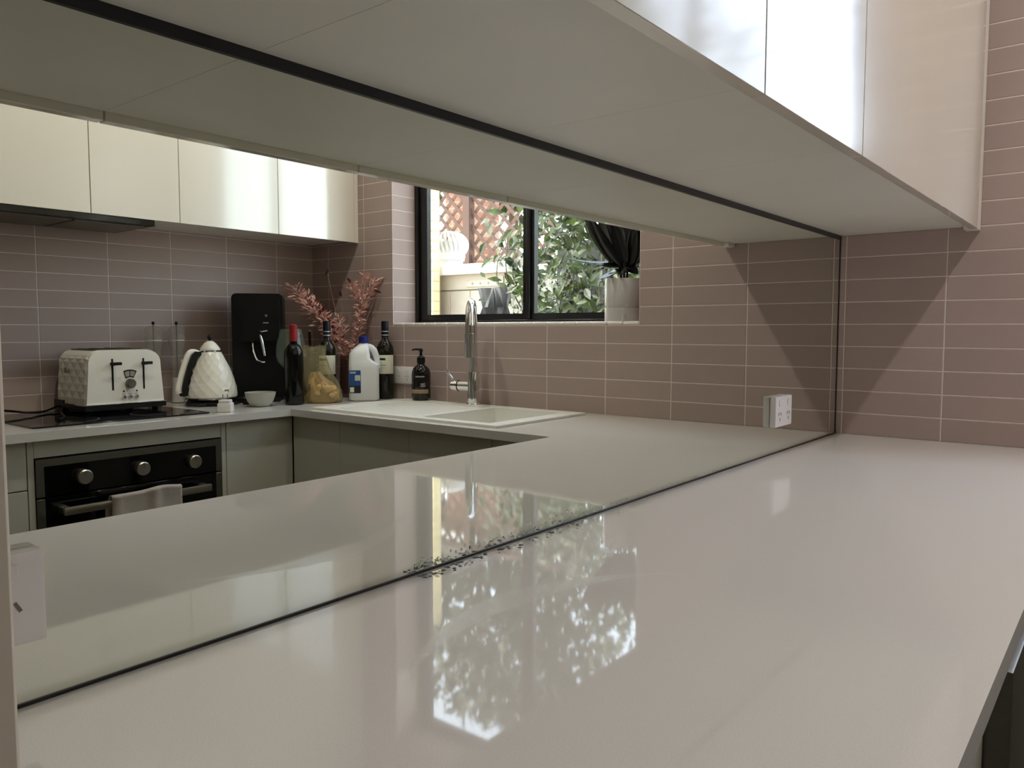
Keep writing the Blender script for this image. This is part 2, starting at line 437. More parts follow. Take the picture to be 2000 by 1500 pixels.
# ------------------------------------------------------------------ mirror splashback
MY0 = -2.46
mir = thing('mirror_splashback', 'long mirrored glass splashback between the worktop and the near overhead cabinets', 'mirror', (0, 0, ZC))
MB().box(-.007, 0, MY0, -.0095, .0015, .6).build('mirror_glass', MIRROR, mir)
MB().box(-.007, .0022, MY0, -.008, 0, .0032, bev=.0008).build('sealant_bead', DARKGAP, mir)
MB().box(-.007, .0015, -.0095, -.0075, 0, .6).build('sealant_bead', DARKGAP, mir)
MB().box(-.007, .003, MY0, -.008, .6, .6125).build('shadow_gap_strip', DARKGAP, mir)  # solid dark strip painted as the shade in the gap above the glass

# ------------------------------------------------------------------ worktop
DC, DK, XS = .641, .641, 1.947
SX0, SX1, SY0, SY1 = .895, 1.875, -.592, -.06         # sink outline
BX0, BX1, BY0, BY1 = .965, 1.285, -.545, -.135        # bowl
YE = -2.30
us = sorted([0, BX0-.01, BX1+.01, DC, XS, W-.0072]); vs = sorted([MY0, YE, -DK, BY0-.01, BY1+.01, -.0075])
def wt(i, j):
    xm, ym = (us[i]+us[i+1])/2, (vs[j]+vs[j+1])/2
    if BX0-.01 < xm < BX1+.01 and BY0-.01 < ym < BY1+.01: return False
    return xm < DC or ym > -DK or (xm > XS and ym > YE)
wk = MB().cells(us, vs, wt, XY, ZC-.028, ZC)
es = [e for e in wk.bm.edges if e.is_manifold and len(e.link_faces) == 2 and e.calc_face_angle(0) > 1 and all(v.co.z > ZC-.001 for v in e.verts)]
bmesh.ops.bevel(wk.bm, geom=es, offset=.0042, segments=3, affect='EDGES', profile=.5)
tag(wk.build('stone_worktop', STONE), 'U-shaped pale grey speckled stone worktop running round three walls', 'worktop')

# ------------------------------------------------------------------ overhead cabinets, mirror side
def cab_box(parent, x0, x1, y0, y1, z0, z1, m, name='carcass'):
    return MB().box(x0, x1, y0, y1, z0, z1).build(name, m, parent)
UB = ZC+.6125; UT = ZC+1.5
labs = ['overhead gloss white cabinet nearest the camera above the mirror', 'second overhead gloss white cabinet from the camera above the mirror',
        'third overhead gloss white cabinet from the camera, with the window glare on its door', 'wide overhead gloss white cabinet against the far tiled wall']
bnd = [-2.456, -2.05, -1.615, -1.199, -.062]
for k in range(4):
    y0, y1 = bnd[k], bnd[k+1]
    c = thing('overhead_cabinet', labs[k], 'cabinet', (0, (y0+y1)/2, UB), group='overhead cabinets above the mirror')
    h = (y1-y0)/2
    MB().box(0, .355, -h+.0003, h-.0003, 0, UT-UB).build('carcass', CARC, c)
    d = MB().box(.3555, .3743, -h+.0012, h-.0012, -.0125, UT-UB, bev=.0008).build('door', GLOSS, c)
    if k == 3: MB().box(.34, .3735, h+.0005, h+.053, -.0125, UT-UB).build('filler_strip', CARC, c)
    if k == 3: MB().box(0, .339, h+.0005, h+.053, 0, UT-UB).build('scribe_panel', CARC, c)
struct(MB().box(0, .36, MY0, -.0075, UT, CEIL).build('trim_1', PAINT))
# tall end panel where the camera stands
tag(MB().box(0, .500, -2.478, -2.4600, 0, UT, bev=.001).build('end_panel', mat('warm_grey_panel', srgb(196, 186, 170), rough=.45, noise=.01, nscale=4)), 'tall off-white end panel at the near end of the mirror', 'panel')

# ------------------------------------------------------------------ overhead cabinets, stove side
SB = ZC+.745; XU = W-.374
sb = [-1.60, -1.257, -.918, -.461, -.012]
sl = ['cream overhead cabinet over the left half of the range hood', 'cream overhead cabinet over the right end of the range hood',
      'cream overhead cabinet between the range hood and the corner cabinet', 'cream overhead cabinet in the corner above the black soda maker']
for k in range(4):
    y0, y1 = sb[k], sb[k+1]; h = (y1-y0)/2
    c = thing('wall_cabinet', sl[k], 'cabinet', (W-.0075, (y0+y1)/2, SB), group='overhead cabinets above the stove')
    MB().box(-.345, 0, -h+.0003, h-.0003, .012, UT-SB).build('carcass', CARC, c)
    MB().box(-.3665, -.3475, -h+.0013, h-.0013+(-.02 if k == 3 else 0), 0, UT-SB, bev=.0008).build('door', GLOSS, c)
    if k == 3: MB().box(-.3645, -.3475, h-.019, h+.0045, 0, UT-SB).build('filler_strip', GLOSS, c)
struct(MB().box(W-.36, W-.0075, -2.3, -.0075, UT, CEIL).build('trim_2', PAINT))
c = thing('wall_cabinet', 'cream overhead cabinet at the far left over the drawers', 'cabinet', (W-.0075, -1.95, SB), group='overhead cabinets above the stove')
MB().box(-.345, 0, -.349, .349, .012, UT-SB).build('carcass', CARC, c)
MB().box(-.3665, -.3475, -.3485, .3485, 0, UT-SB, bev=.0008).build('door', GLOSS, c)
hd = thing('range_hood', 'slim black slide-out range hood under the cream cabinets', 'range hood', (W-.19, -1.30, SB))
MB().box(-.165, .165, -.285, .285, -.022, .0115, bev=.002).build('body', BLACK, hd)
MB().box(-.14, .12, -.26, -.005, -.026, -.0222).build('filter', DSTEEL, hd)
MB().box(-.14, .12, .005, .26, -.026, -.0222).build('filter', DSTEEL, hd)
MB().box(-.172, -.1655, -.285, .285, -.022, .010, bev=.001).build('front_lip', BLGLASS, hd)

# ------------------------------------------------------------------ base cabinets
FB = ZC-.028
XF = W-.6905+.03      # stove fronts plane (1.977)
YF = -DK+.03          # sink fronts plane
def base_unit(label, x0, x1, y0, y1, fronts, group, kick=None):
    c = thing('base_cabinet', label, 'cabinet', ((x0+x1)/2, (y0+y1)/2, 0), group=group)
    ox, oy = -(x0+x1)/2, -(y0+y1)/2
    MB().box(x0+ox, x1+ox, y0+oy, y1+oy, .0, kick or FB-.0005).build('carcass', BASEC, c)
    for (nm, a0, a1, b0, b1, z0, z1) in fronts:
        MB().box(a0+ox, a1+ox, b0+oy, b1+oy, z0, z1, bev=.0008).build(nm, BASEC, c)
    return c
g1 = 'base cabinets along the stove wall'; g2 = 'base cabinets under the sink'; g3 = 'base cabinets under the mirror worktop'
base_unit('greige drawer cabinet left of the oven', XF+.019, W-.0072, YE, -1.600, [('drawer', XF, XF+.0185, YE, -1.602, FB-.155, FB-.004), ('drawer', XF, XF+.0185, YE, -1.602, FB-.47, FB-.159), ('drawer', XF, XF+.0185, YE, -1.602, .12, FB-.474)], g1)
oc = thing('oven_housing', 'greige housing cabinet framing the built-in oven', 'cabinet', (XF, -1.257, 0), group=g1)
MB().box(0, .0185, -.342, -.3235, .12, FB-.002, bev=.0008).build('stile', BASEC, oc)
MB().box(0, .0185, .3235, .342, .12, FB-.002, bev=.0008).build('stile', BASEC, oc)
MB().box(0.001, .0185, -.3225, .3225, ZC-.086, FB-.002, bev=.0008).build('top_rail', BASEC, oc)
MB().box(0.001, .0185, -.3225, .3225, .12, .19, bev=.0008).build('bottom_rail', BASEC, oc)
MB().box(.0505, .07, -.342, .342, 0, .12).build('kickboard', BASEC, oc)
base_unit('greige cupboard between the oven and the corner', XF+.019, W-.0072, -.913, -.642, [('door', XF, XF+.0185, -.912, -.614, .12, FB-.004)], g1)
xs_ = [1.974, 1.675, 1.287, .901, .645]
for k in range(4):
    a, b = xs_[k+1], xs_[k]
    base_unit(['greige cupboard under the sink drainer beside the corner', 'greige cupboard under the middle of the sink', 'greige cupboard under the sink bowl', 'narrow greige cupboard between the sink bowl and the mirror worktop'][k],
              a, b-.0005 if k else 1.973, YF+.019, -.008, [('door', a+.001, b-.001, YF, YF+.0185, .12, FB-.004)], g2, kick=ZC-.2 if k in (1, 2) else None)
XP = DC-.036
base_unit('greige cupboard below the near end of the mirror worktop', 0.0, XP-.0185, -2.456, -1.466, [('door', XP-.018, XP, -2.455, -1.962, .12, FB-.006), ('door', XP-.018, XP, -1.959, -1.467, .12, FB-.006)], g3)
base_unit('greige cupboard below the far end of the mirror worktop', 0.0, XP-.0185, -.861, -.645, [('door', XP-.018, XP, -.860, -.648, .12, FB-.006)], g3)
dw = thing('dishwasher', 'built-in dishwasher with a proud steel front under the mirror worktop', 'dishwasher', (.3, -1.163, 0))
MB().box(-.29, .29, -.298, .298, .1, FB-.002).build('body', DSTEEL, dw)
MB().box(.2905, .333, -.296, .296, .12, ZC-.084, bev=.003, seg=2).build('door', DSTEEL, dw)
MB().box(.2905, .325, -.296, .296, ZC-.082, ZC-.05, bev=.002).build('control_strip', DSTEEL, dw)
MB().box(-.27, .27, -.28, .28, 0, .099).build('kickboard', BLACK, dw)

# ------------------------------------------------------------------ oven
ov = thing('oven', 'built-in black glass oven with three steel knobs and a bar handle', 'oven', (XF, -1.257, ZC))
MB().box(.022, .56, -.315, .315, -.69, -.095).build('body', BLACK, ov)
MB().cells([-.321, -.297, .297, .321], [-.212, -.115, -.091], lambda i, j: not (i == 1 and j == 0), YZ, -.006, .021).build('control_frame', DSTEEL, ov)
cp = MB().box(-.004, .020, -.2965, .2965, -.2115, -.1155).build('control_panel', BLGLASS, ov)
for y in (-.182, .010, .202):
    k = MB().lathe([(0, -.034), (.021, -.034), (.024, -.031), (.024, -.012), (.0215, -.009), (.0215, -.004)], 28, axis='x', c=(0, y, -.161)).build('knob', STEEL, ov)
    MB().box(-.0346, -.0341, y-.0009, y+.0009, -.158, -.140).build('pointer', DSTEEL, k)
dr = MB().box(-.006, .020, -.2965, .2965, -.66, -.218, bev=.001).build('oven_door', BLGLASS, ov)
for s in (-1, 1): MB().box(-.006, .020, s*.309-.012, s*.309+.012, -.66, -.219, bev=.001).build('side_trim', DSTEEL, ov)
MB().box(-.064, -.050, -.262, .246, -.272, -.246, bev=.003, seg=2).build('handle', STEEL, ov)
for y in (-.248, .232): MB().box(-.0500, -.0062, y-.013, y+.013, -.269, -.249, bev=.002).build('handle_bracket', STEEL, ov)

# tea towel folded over the handle
def towel():
    m = MB(); bm = m.bm
    prof = []     # s along the cloth: front bottom -> over the bar -> back bottom
    xf, xb, zt = -.0690, -.0452, -.2420
    for i in range(9): prof.append((xf-.004*math.sin(i*.7), -.50+(.258)*i/8*1.0))
    for a in range(1, 6):
        t = math.pi*a/6; prof.append(((xf+xb)/2-math.cos(t)*(xb-xf)/2, zt+.011*math.sin(t)))
    for i in range(9): prof.append((xb+.003, zt-.215*i/8))
    N = 26; rows = []
    for i in range(N):
        u = i/(N-1); y = -.117+.244*u
        fold = .010*math.exp(-((u-.60)/.06)**2)+.005*math.exp(-((u-.08)/.05)**2)+.0015*math.sin(9*u)
        row = []
        for k, (x, z) in enumerate(prof):
            front = k < 12
            rise = .008*math.exp(-((u-.72)/.2)**2)*(1 if 4 < k < 14 else 0)
            dx = -fold*(1.0 if front else 0)
            dz = rise + (.055*(u-.25) if k < 3 else 0)*(1-k/3)
            row.append(bm.verts.new((x+dx-.002*math.sin(14*u+k)*(1 if k < 7 else 0), y-(.012 if k > 14 else 0)*(1-u)-.02*(1-u)*(1 if k < 4 else 0)*.5, z+dz)))
        rows.append(row)
    for a, b in zip(rows, rows[1:]):
        for k in range(len(a)-1): m.face([a[k], b[k], b[k+1], a[k+1]])
    o = m.build('tea_towel', TOWEL, loc=(XF, -1.257, ZC), smooth=80)
    md = o.modifiers.new('thick', 'SOLIDIFY'); md.thickness = .0022; md.offset = 0
    return tag(o, 'grey-beige ribbed tea towel hung over the oven handle', 'towel')
towel()

# ------------------------------------------------------------------ hob
hob = thing('induction_hob', 'black glass hob set in the worktop above the oven', 'hob', (2.305, -1.245, ZC))
MB().prism(rrect(.52, .62, .012), XY, .0003, .0055).build('glass_plate', BLGLASS, hob)
HM = mat('hob_print', srgb(70, 70, 72), rough=.3, noise=.05)
for (x, y, r) in ((-.12, -.15, .10), (.12, -.15, .075), (-.12, .15, .075), (.12, .15, .10)):
    MB().lathe([(r, .0057), (r-.003, .0059), (r-.003, .0057)], 40, c=(x, y, 0)).build('cooking_zone_ring', HM, hob)

# ------------------------------------------------------------------ sink
sk_ = thing('sink', 'white inset sink with ribbed drainer and bowl under the window', 'sink', (0, 0, ZC))
def sink_body():
    m = MB(); bm = m.bm
    zt, zr = .0085, .0085
    us = [SX0, BX0, BX1, SX1]; vs = [SY0, BY0, BY1, SY1]
    m.cells([SX0, BX0, BX1, 1.325, 1.80, SX1], [SY0, SY0+.045, BY0+.005, BY1, SY1], lambda i, j: not (i == 1 and j in (1, 2) and False), XY, .0004, .0005)
    bm.clear()
    # rim deck with the bowl hole, lip and drainer recess
    full = lambda i, j: not (i == 1 and j == 1) and not (i == 3 and j == 1)
    m.cells([SX0, BX0, BX1, 1.325, 1.835, SX1], [SY0, BY0, BY1, SY1], full, XY, .0004, zt)
    es = [e for e in bm.edges if len(e.link_faces) == 2 and e.calc_face_angle(0) > 1 and all(v.co.z > zt-.001 for v in e.verts)]
    bmesh.ops.bevel(bm, geom=es, offset=.004, segments=2, affect='EDGES', profile=.5)
    # drainer floor
    m.box(1.321, 1.839, BY0-.004, BY1+.004, .0004, .0042)
    # bowl
    d = -.19; t = .02
    top = [(BX0, BY0), (BX1, BY0), (BX1, BY1), (BX0, BY1)]; bot = [(BX0+t, BY0+t), (BX1-t, BY0+t), (BX1-t, BY1-t), (BX0+t, BY1-t)]
    A = [bm.verts.new((x, y, .0044)) for x, y in top]; B = [bm.verts.new((x, y, d)) for x, y in bot]
    for i in range(4): m.face([A[i], A[(i+1) % 4], B[(i+1) % 4], B[i]])
    m.face(B)
    return m.build('basin', SINKM, sk_, smooth=30)
basin = sink_body()
for i in range(9):
    y = -.50+i*.04
    MB().box(1.36, 1.80, y-.006, y+.006, .0043, .0052, bev=.0004).build('drainer_rib', SINKM, sk_)
MB().lathe([(0, -.1885), (.035, -.1885), (.043, -.1865), (.045, -.1895)], 24, c=(1.125, -.34, 0)).build('drain', CHROME, sk_)

# ------------------------------------------------------------------ tap
tp = thing('tap', 'tall chrome gooseneck kitchen tap with side lever behind the sink', 'tap', (1.442, -.090, ZC+.0085))
MB().lathe([(0, 0), (.031, 0), (.031, .004), (.027, .008), (.0255, .009), (.0255, .135), (.0245, .138), (0, .138)], 28).build('base', CHROME, tp)
dd = Vector((-.60, -.80, 0)).normalized(); hgt = .33; rb = .095
pts = [(0, 0, .137), (0, 0, .22), (0, 0, hgt)]
for i in range(1, 15):
    a = math.pi*i/14; p = dd*(rb-rb*math.cos(a)); pts.append((p.x, p.y, hgt+rb*math.sin(a)))
e = dd*2*rb
MB().tube(pts, .0165, 18).build('spout', CHROME, tp)
MB().tube([(e.x, e.y, hgt+.002), (e.x, e.y, hgt-.03), (e.x, e.y, hgt-.031), (e.x, e.y, hgt-.125)], [.0165, .0165, .019, .0185], 18).build('pull_out_nozzle', CHROME, tp)
sd = Vector((.98, -.2, 0)).normalized()
def along(v, a, z=0): return (v.x*a, v.y*a, z)
MB().tube([along(sd, .012, .078), along(sd, .070, .078)], .0215, 20).build('mixer_body', CHROME, tp)
MB().tube([along(sd, .0702, .078), along(sd, .0735, .078)], .0235, 20).build('black_ring', BLACK, tp)
lv = MB().tube([along(sd, .0737, .078), along(sd, .104, .078)], [.0225, .020], 20).build('lever_hub', CHROME, tp)
MB().tube([along(sd, .092, .095), along(sd, .138, .145)], [.0045, .0035], 8).build('lever', CHROME, lv)

# ------------------------------------------------------------------ sockets
def socket(name, label, loc, rz, w=.125, h=.079, t=.011, double=True):
    o = thing(name, label, 'socket', loc, rz)
    # faces local -y
    MB().box(-w/2, w/2, -t, -.0003, -h/2, h/2, bev=.003, seg=2).build('plate', WHITEP, o)
    for s in ((-1, 1) if double else (0,)):
        MB().box(s*.03-.008, s*.03+.008, -t-.0022, -t, .014, .030, bev=.001).build('rocker_switch', WHITEP, o)
        for (dx, dz, a) in ((-.007, -.006, .5), (.007, -.006, -.5), (0, -.020, 0)):
            m = MB().box(-.0014, .0014, -t-.0006, -t+.0004, -.0045, .0045)
            for v in m.bm.verts: v.co = Matrix.Rotation(a, 3, 'Y') @ v.co
            for v in m.bm.verts: v.co += Vector((s*.03+dx, 0, dz))
            m.build('pin_slot', GREYMARK, o)
    return o
socket('power_socket', 'double power socket on the tiles beside the soap bottle', (1.950, -.0075, ZC+.111), 0, w=.138)
socket('power_socket', 'white power socket mounted on the mirror near the far tiled wall', (0.0, -.512, ZC+.112), R(90), w=.118, t=.017)
socket('power_socket', 'white power socket on the mirror at the near left edge of the picture', (0.0, -2.337, ZC+.099), R(90), w=.118, t=.017)

# ------------------------------------------------------------------ bottles
def wine(name, label, loc, glass, capm, r=.040, H=.345, lab=True, screw=False):
    a = az(loc[0], loc[1]); o = thing(name, label, 'bottle', loc, a, 'wine bottles by the sink')
    zs = .62*H; zn = .76*H
    prof = [(0, .003), (r*.8, .0), (r*.97, .004), (r, .012), (r, zs), (r*.93, zs+.018), (r*.72, zs+.034), (r*.47, zs+.048), (r*.39, zn), (r*.37, H-.006), (0, H-.004)]
    MB().lathe(prof, 32).build('glass_body', glass, o, smooth=50)
    rc = r*.40
    if screw:
        c = MB().lathe([(rc, H*.80), (rc+.0008, H*.80), (rc+.0008, H-.002), (rc*.9, H), (0, H)], 28).build('screw_cap', capm, o)
        for k in (.815, .862): MB().lathe([(rc+.001, H*k), (rc+.0016, H*k+.001), (rc+.001, H*k+.0035)], 28).build('silver_band', SILVER, c)
    else:
        MB().lathe([(rc, H*.79), (rc+.0008, H*.79), (rc+.0010, H-.003), (rc*.9, H), (0, H)], 28).build('foil_capsule', capm, o)
    if lab:
        z0, z1 = .325*H, .565*H
        l = MB().lathe([(r+.0004, z0), (r+.0006, z0+.0005), (r+.0006, z1-.0005), (r+.0004, z1)], 24, a0=-1.05, a1=1.15).build('label', PALELAB, o)
        def bar(z, h, a0, a1, mm, nm='print_bar'):
            MB().lathe([(r+.0008, z), (r+.0009, z+h/2), (r+.0008, z+h)], 8, a0=a0, a1=a1).build(nm, mm, l)
        bar(z1-.024, .010, -.95, .02, DARKLAB)
        for i in range(7): bar(z1-.049, .0045, -.95+i*.155, -.85+i*.155, GREYMARK, 'print_letter')
        for i in range(3): bar(z1-.038, .003, -.55+i*.09, -.50+i*.09, GREYMARK, 'print_letter')
        bar(z1-.060, .0012, -.9, 0.05, GREYMARK)
    return flip_y(o)
wine('wine_bottle', 'dark wine bottle with a red capsule and no label, beside the grey bowl', (2.100, -.512, ZC), WINEG, REDCAP, lab=False, r=.041)
wine('wine_bottle', 'labelled wine bottle with a dark cap standing behind the plastic bag', (2.195, -.262, ZC), WINEG2, NAVY, screw=True, H=.362, r=.0405)
wine('wine_bottle', 'labelled wine bottle with a dark cap against the wall behind the milk bottle', (2.02, -.062, ZC), WINEG2, NAVY, screw=True, H=.363, r=.0405)

def milk():
    x, y = 2.025, -.187; a = az(x, y)
    o = thing('milk_bottle', 'white plastic milk bottle with blue cap and blue label', 'bottle', (x, y, ZC), a)
    # local +x faces the viewer; local y is sideways (viewer's right after the mirror is local +y)
    w, d, H = .0675, .055, .272
    hole = [(-.0, 0)]
    m = MB(); bm = m.bm
    rows = []
    def ring(z, sw, sd, oy=0., rr=.022):
        P = rrect(2*sd, 2*sw, min(rr, sw*.9, sd*.9), 4, 0, oy)
        return [bm.verts.new((px, py, z)) for px, py in P]
    prof = [(0.0, .055, .044, 0), (.004, .063, .050, 0), (.012, w, d, 0), (.15, w, d, 0)]
    for z, sw, sd, oy in prof: rows.append(ring(z, sw, sd, oy))
    # above the handle root the body is narrower on the handle side
    for z, sw, sd, oy in ((.165, w, d, 0), (.178, .0555, .053, -.011), (.192, .0475, .051, -.0185), (.215, .0455, .048, -.0185), (.232, .038, .042, -.014), (.248, .027, .030, -.006), (.258, .0195, .0195, 0), (.268, .0185, .0185, 0)):
        rows.append(ring(z, sw, sd, oy, rr=.02))
    for p, q in zip(rows, rows[1:]):
        n = len(p)
        for i in range(n): m.face([p[i], p[(i+1) % n], q[(i+1) % n], q[i]])
    m.face(rows[0][::-1]); m.face(rows[-1])
    b = m.build('body', HDPE, o, smooth=50)
    # loop handle on the side
    pts = [(0, .018, .246), (0, .034, .240), (0, .047, .226), (0, .055, .205), (0, .0595, .185), (0, .0600, .168), (0, .056, .150)]
    MB().tube(pts, [.012, .0125, .0125, .0115, .0105, .0115, .015], 12, flat=1.2).build('handle', HDPE, o)
    c = MB().lathe([(0, .262), (.0215, .262), (.0215, .270), (.0205, .271), (.0215, .272), (.0215, .291), (.0195, .293), (0, .293)], 28).build('cap', BLUECAP, o)
    # label on the viewer side
    l = MB().prism(rrect(.052, .103, .004, 3, -.0405, .0885), lambda u, v, d_: Vector((d_, u, v)), d, d+.0007).build('label', BLUELAB, o)
    MB().box(d+.0008, d+.0011, -.0655, -.0155, .038, .071).build('dark_panel', DARKLAB, l)
    MB().box(d+.0012, d+.0015, -.0625, -.0445, .041, .064).build('barcode_patch', PALELAB, l)
    MB().box(d+.0008, d+.0011, -.040, -.0175, .094, .118).build('print_panel', PALELAB, l)
    for i in range(4): MB().box(d+.0012, d+.0014, -.038, -.021, .098+i*.005, .0995+i*.005).build('print_line', GREYMARK, l)
    MB().box(d+.0008, d+.0011, -.062, -.036, .126, .134).build('print_word', SILVER, l)
    return flip_y(o)
milk()

def soap():
    x, y = 1.762, -.082; a = az(x, y)
    o = thing('soap_dispenser', 'dark pump bottle of hand soap with a tan band beside the tap', 'bottle', (x, y, ZC+.0085), a)
    r = .042
    MB().lathe([(0, .002), (.034, 0), (.040, .004), (r, .014), (r, .118), (.041, .128), (.036, .140), (.027, .150), (.018, .157), (.0155, .164), (.0155, .170), (0, .170)], 32).build('bottle', AMBER, o, smooth=50)
    MB().lathe([(.0165, .166), (.0185, .167), (.0185, .190), (.015, .194), (.010, .197), (.0065, .200), (.0055, .216), (.009, .217), (.009, .226), (.007, .229), (0, .229)], 24).build('pump_collar', BLACK, o)
    MB().tube([(0, .004, .2265), (.0, -.020, .2275), (.0, -.036, .226), (.0, -.039, .221)], [.006, .005, .004, .003], 10).build('pump_spout', BLACK, o)
    MB().lathe([(r+.0003, .032), (r+.0007, .033), (r+.0007, .049), (r+.0003, .050)], 26, a0=-1.3, a1=.85).build('tan_band', TAN, o)
    def bars(z, h, a0, a1, n):
        for i in range(n):
            t0 = a0+(a1-a0)*i/n; t1 = t0+(a1-a0)/n*.72
            MB().lathe([(r+.0003, z), (r+.0005, z+h/2), (r+.0003, z+h)], 3, a0=t0, a1=t1).build('print_letter', SILVER, o)
    bars(.1045, .0055, -.62, .38, 9)
    bars(.072, .0050, -.05, .48, 5); bars(.063, .0050, -.05, .48, 5)
    return flip_y(o)
soap()

# ------------------------------------------------------------------ toaster
def toaster():
    o = thing('toaster', 'cream faceted four-slice toaster standing on the hob', 'toaster', (2.305, -1.132, ZC+.006))
    # local: front at x=0, back x=.27 ; width along y ; image-left is -y
    wb, wt_, z0, z1, rc = .150, .138, .030, .238, .045
    ring = []
    def prof(sw):
        P = [(-wb*sw, z0)]
        for i in range(1, 6):
            t = i/6; P.append((-(wb+(wt_-wb)*t)*sw, z0+(z1-rc-z0)*t))
        for i in range(0, 6):
            a = math.pi-math.pi/2*i/5; P.append((-(wt_-rc)*sw+rc*math.cos(a), z1-rc+rc*math.sin(a)))
        L = P[:]
        for (y, z) in reversed(P): L.append((-y, z))
        return L
    m = MB(); bm = m.bm; rows = []
    st = [0, .018, .052, .086, .120, .154, .188, .222, .250, .268]
    for k, x in enumerate(st):
        sc = {0: .985, len(st)-1: .97}.get(k, 1.0)
        P = prof(sc); row = []
        for i, (y, z) in enumerate(P):
            bulge = .0036 if ((i+k) % 2 == 0 and 0 < k < len(st)-1 and (1 <= i <= 7 or len(P)-8 <= i <= len(P)-2)) else 0
            dz = -.004 if k in (0, len(st)-1) and z > .2 else 0
            row.append(bm.verts.new((x, y+math.copysign(bulge, y), z+dz)))
        rows.append(row)
    n = len(rows[0])
    for k in range(len(rows)-1):
        a, b = rows[k], rows[k+1]
        for i in range(n-1):
            if (i+k) % 2: m.face([a[i], a[i+1], b[i+1]]); m.face([a[i], b[i+1], b[i]])
            else: m.face([a[i], a[i+1], b[i]]); m.face([a[i+1], b[i+1], b[i]])
        m.face([a[n-1], a[0], b[0], b[n-1]])
    m.face(rows[0]); m.face(rows[-1][::-1])
    m.build('body', CREAM, o, smooth=12)
    # top plate with slots
    tpl = MB().prism(rrect(.215, .21, .02, 4, .134, 0), XY, z1-.001, z1+.003).build('top_plate', DSTEEL, o)
    for y in (-.072, -.030, .030, .072):
        MB().box(.045, .222, y-.012, y+.012, z1+.0031, z1+.0045).build('bread_slot', BLACK, tpl)
    # base skirt
    bs = MB()
    for (x0, x1, za) in ((-.004, .10, .030), (.10, .19, .033), (.19, .278, .044)):
        bs.box(x0, x1, -.154, .154, .012, za)
    bmesh.ops.remove_doubles(bs.bm, verts=bs.bm.verts, dist=.0001)
    bs.build('base', BLACK, o)
    MB().box(-.0065, .012, -.1535, .1535, .0305, .0345, bev=.001).build('chrome_strip', CHROME, o)
    for x in (.03, .25):
        for y in (-.125, .125): MB().lathe([(0, 0), (.011, 0), (.012, .013), (0, .013)], 14, c=(x, y, 0)).build('foot', BLACK, o)
    # front controls
    U = lambda u: -.152+.304*u
    for u in (.335, .725):
        y = U(u)
        MB().box(-.0012, .0005, y-.0035, y+.0035, .085, .205, bev=.0005).build('lever_slot', BLACK, o)
        lv = MB().box(-.024, -.0014, y-.006, y+.006, .180, .190, bev=.001).build('lever', BLACK, o)
        MB().box(-.030, -.0242, y-.020, y+.024, .181, .193, bev=.002).build('lever_grip', BLACK, lv)
    y = U(.545)
    fan = [(y+.034*math.cos(R(a))*1.0, .108+.060*math.sin(R(a))) for a in range(58, 123, 8)]
    fan = [(y+.062*math.cos(R(a)), .100+.062*math.sin(R(a))) for a in range(64, 117, 6)]+[(y+.033*math.cos(R(a)), .100+.033*math.sin(R(a))) for a in range(118, 63, -9)]
    g = MB().prism(fan, YZ, -.0022, .0005).build('browning_gauge', BLACK, o)
    fan2 = [(y+.057*math.cos(R(a)), .100+.057*math.sin(R(a))) for a in range(68, 113, 6)]+[(y+.037*math.cos(R(a)), .100+.037*math.sin(R(a))) for a in range(113, 67, -9)]
    f = MB().prism(fan2, YZ, -.0027, -.0023).build('gauge_face', KETGREY, g)
    MB().box(-.0036, -.0028, y-.0012, y+.0012, .134, .158).build('needle', BLACK, g)
    MB().lathe([(0, -.020), (.0155, -.020), (.0175, -.017), (.0175, -.001)], 24, axis='x', c=(0, y, .109)).build('dial', DSTEEL, o)
    for dy in (-.020, .030): MB().lathe([(0, -.0025), (.003, -.0025), (.0035, .0)], 12, axis='x', c=(0, y-.004+dy, .079)).build('indicator', BLACK, o)
    for dy in (-.024, 0, .024):
        MB().lathe([(0, -.009), (.0055, -.009), (.007, -.006), (.007, -.0005)], 16, axis='x', c=(0, y+dy, .0575)).build('button', CHROME, o)
        MB().box(-.0012, .0002, y+dy-.0065, y+dy+.0065, .0675, .0695).build('button_print', GREYMARK, o)
    MB().box(.15, .18, -.1525, -.148, .150, .172, bev=.002).build('side_badge', KETGREY, o)
    # cord
    pts = [(.24, -.155, .018), (.22, -.19, .010), (.17, -.24, .007), (.14, -.30, .012), (.18, -.37, .022), (.22, -.45, .025), (.24, -.55, .012)]
    MB().tube(catmull(pts), .0042, 8).build('power_cord', BLACK, o)
    pts = [(.20, -.155, .014), (.12, -.19, .006), (.03, -.22, .0046), (-.06, -.25, .0046), (-.12, -.29, .0046)]
    MB().tube(catmull(pts), .0038, 8).build('power_cord', BLACK, o)
def catmull(P, k=6):
    P = [Vector(p) for p in P]; Q = [P[0]*2-P[1]]+P+[P[-1]*2-P[-2]]; out = []
    for i in range(1, len(Q)-2):
        a, b, c, d = Q[i-1], Q[i], Q[i+1], Q[i+2]
        for j in range(k):
            t = j/k
            out.append(.5*((2*b)+(c-a)*t+(2*a-5*b+4*c-d)*t*t+(3*b-a-3*c+d)*t*t*t))
    out.append(P[-1]); return out
toaster()

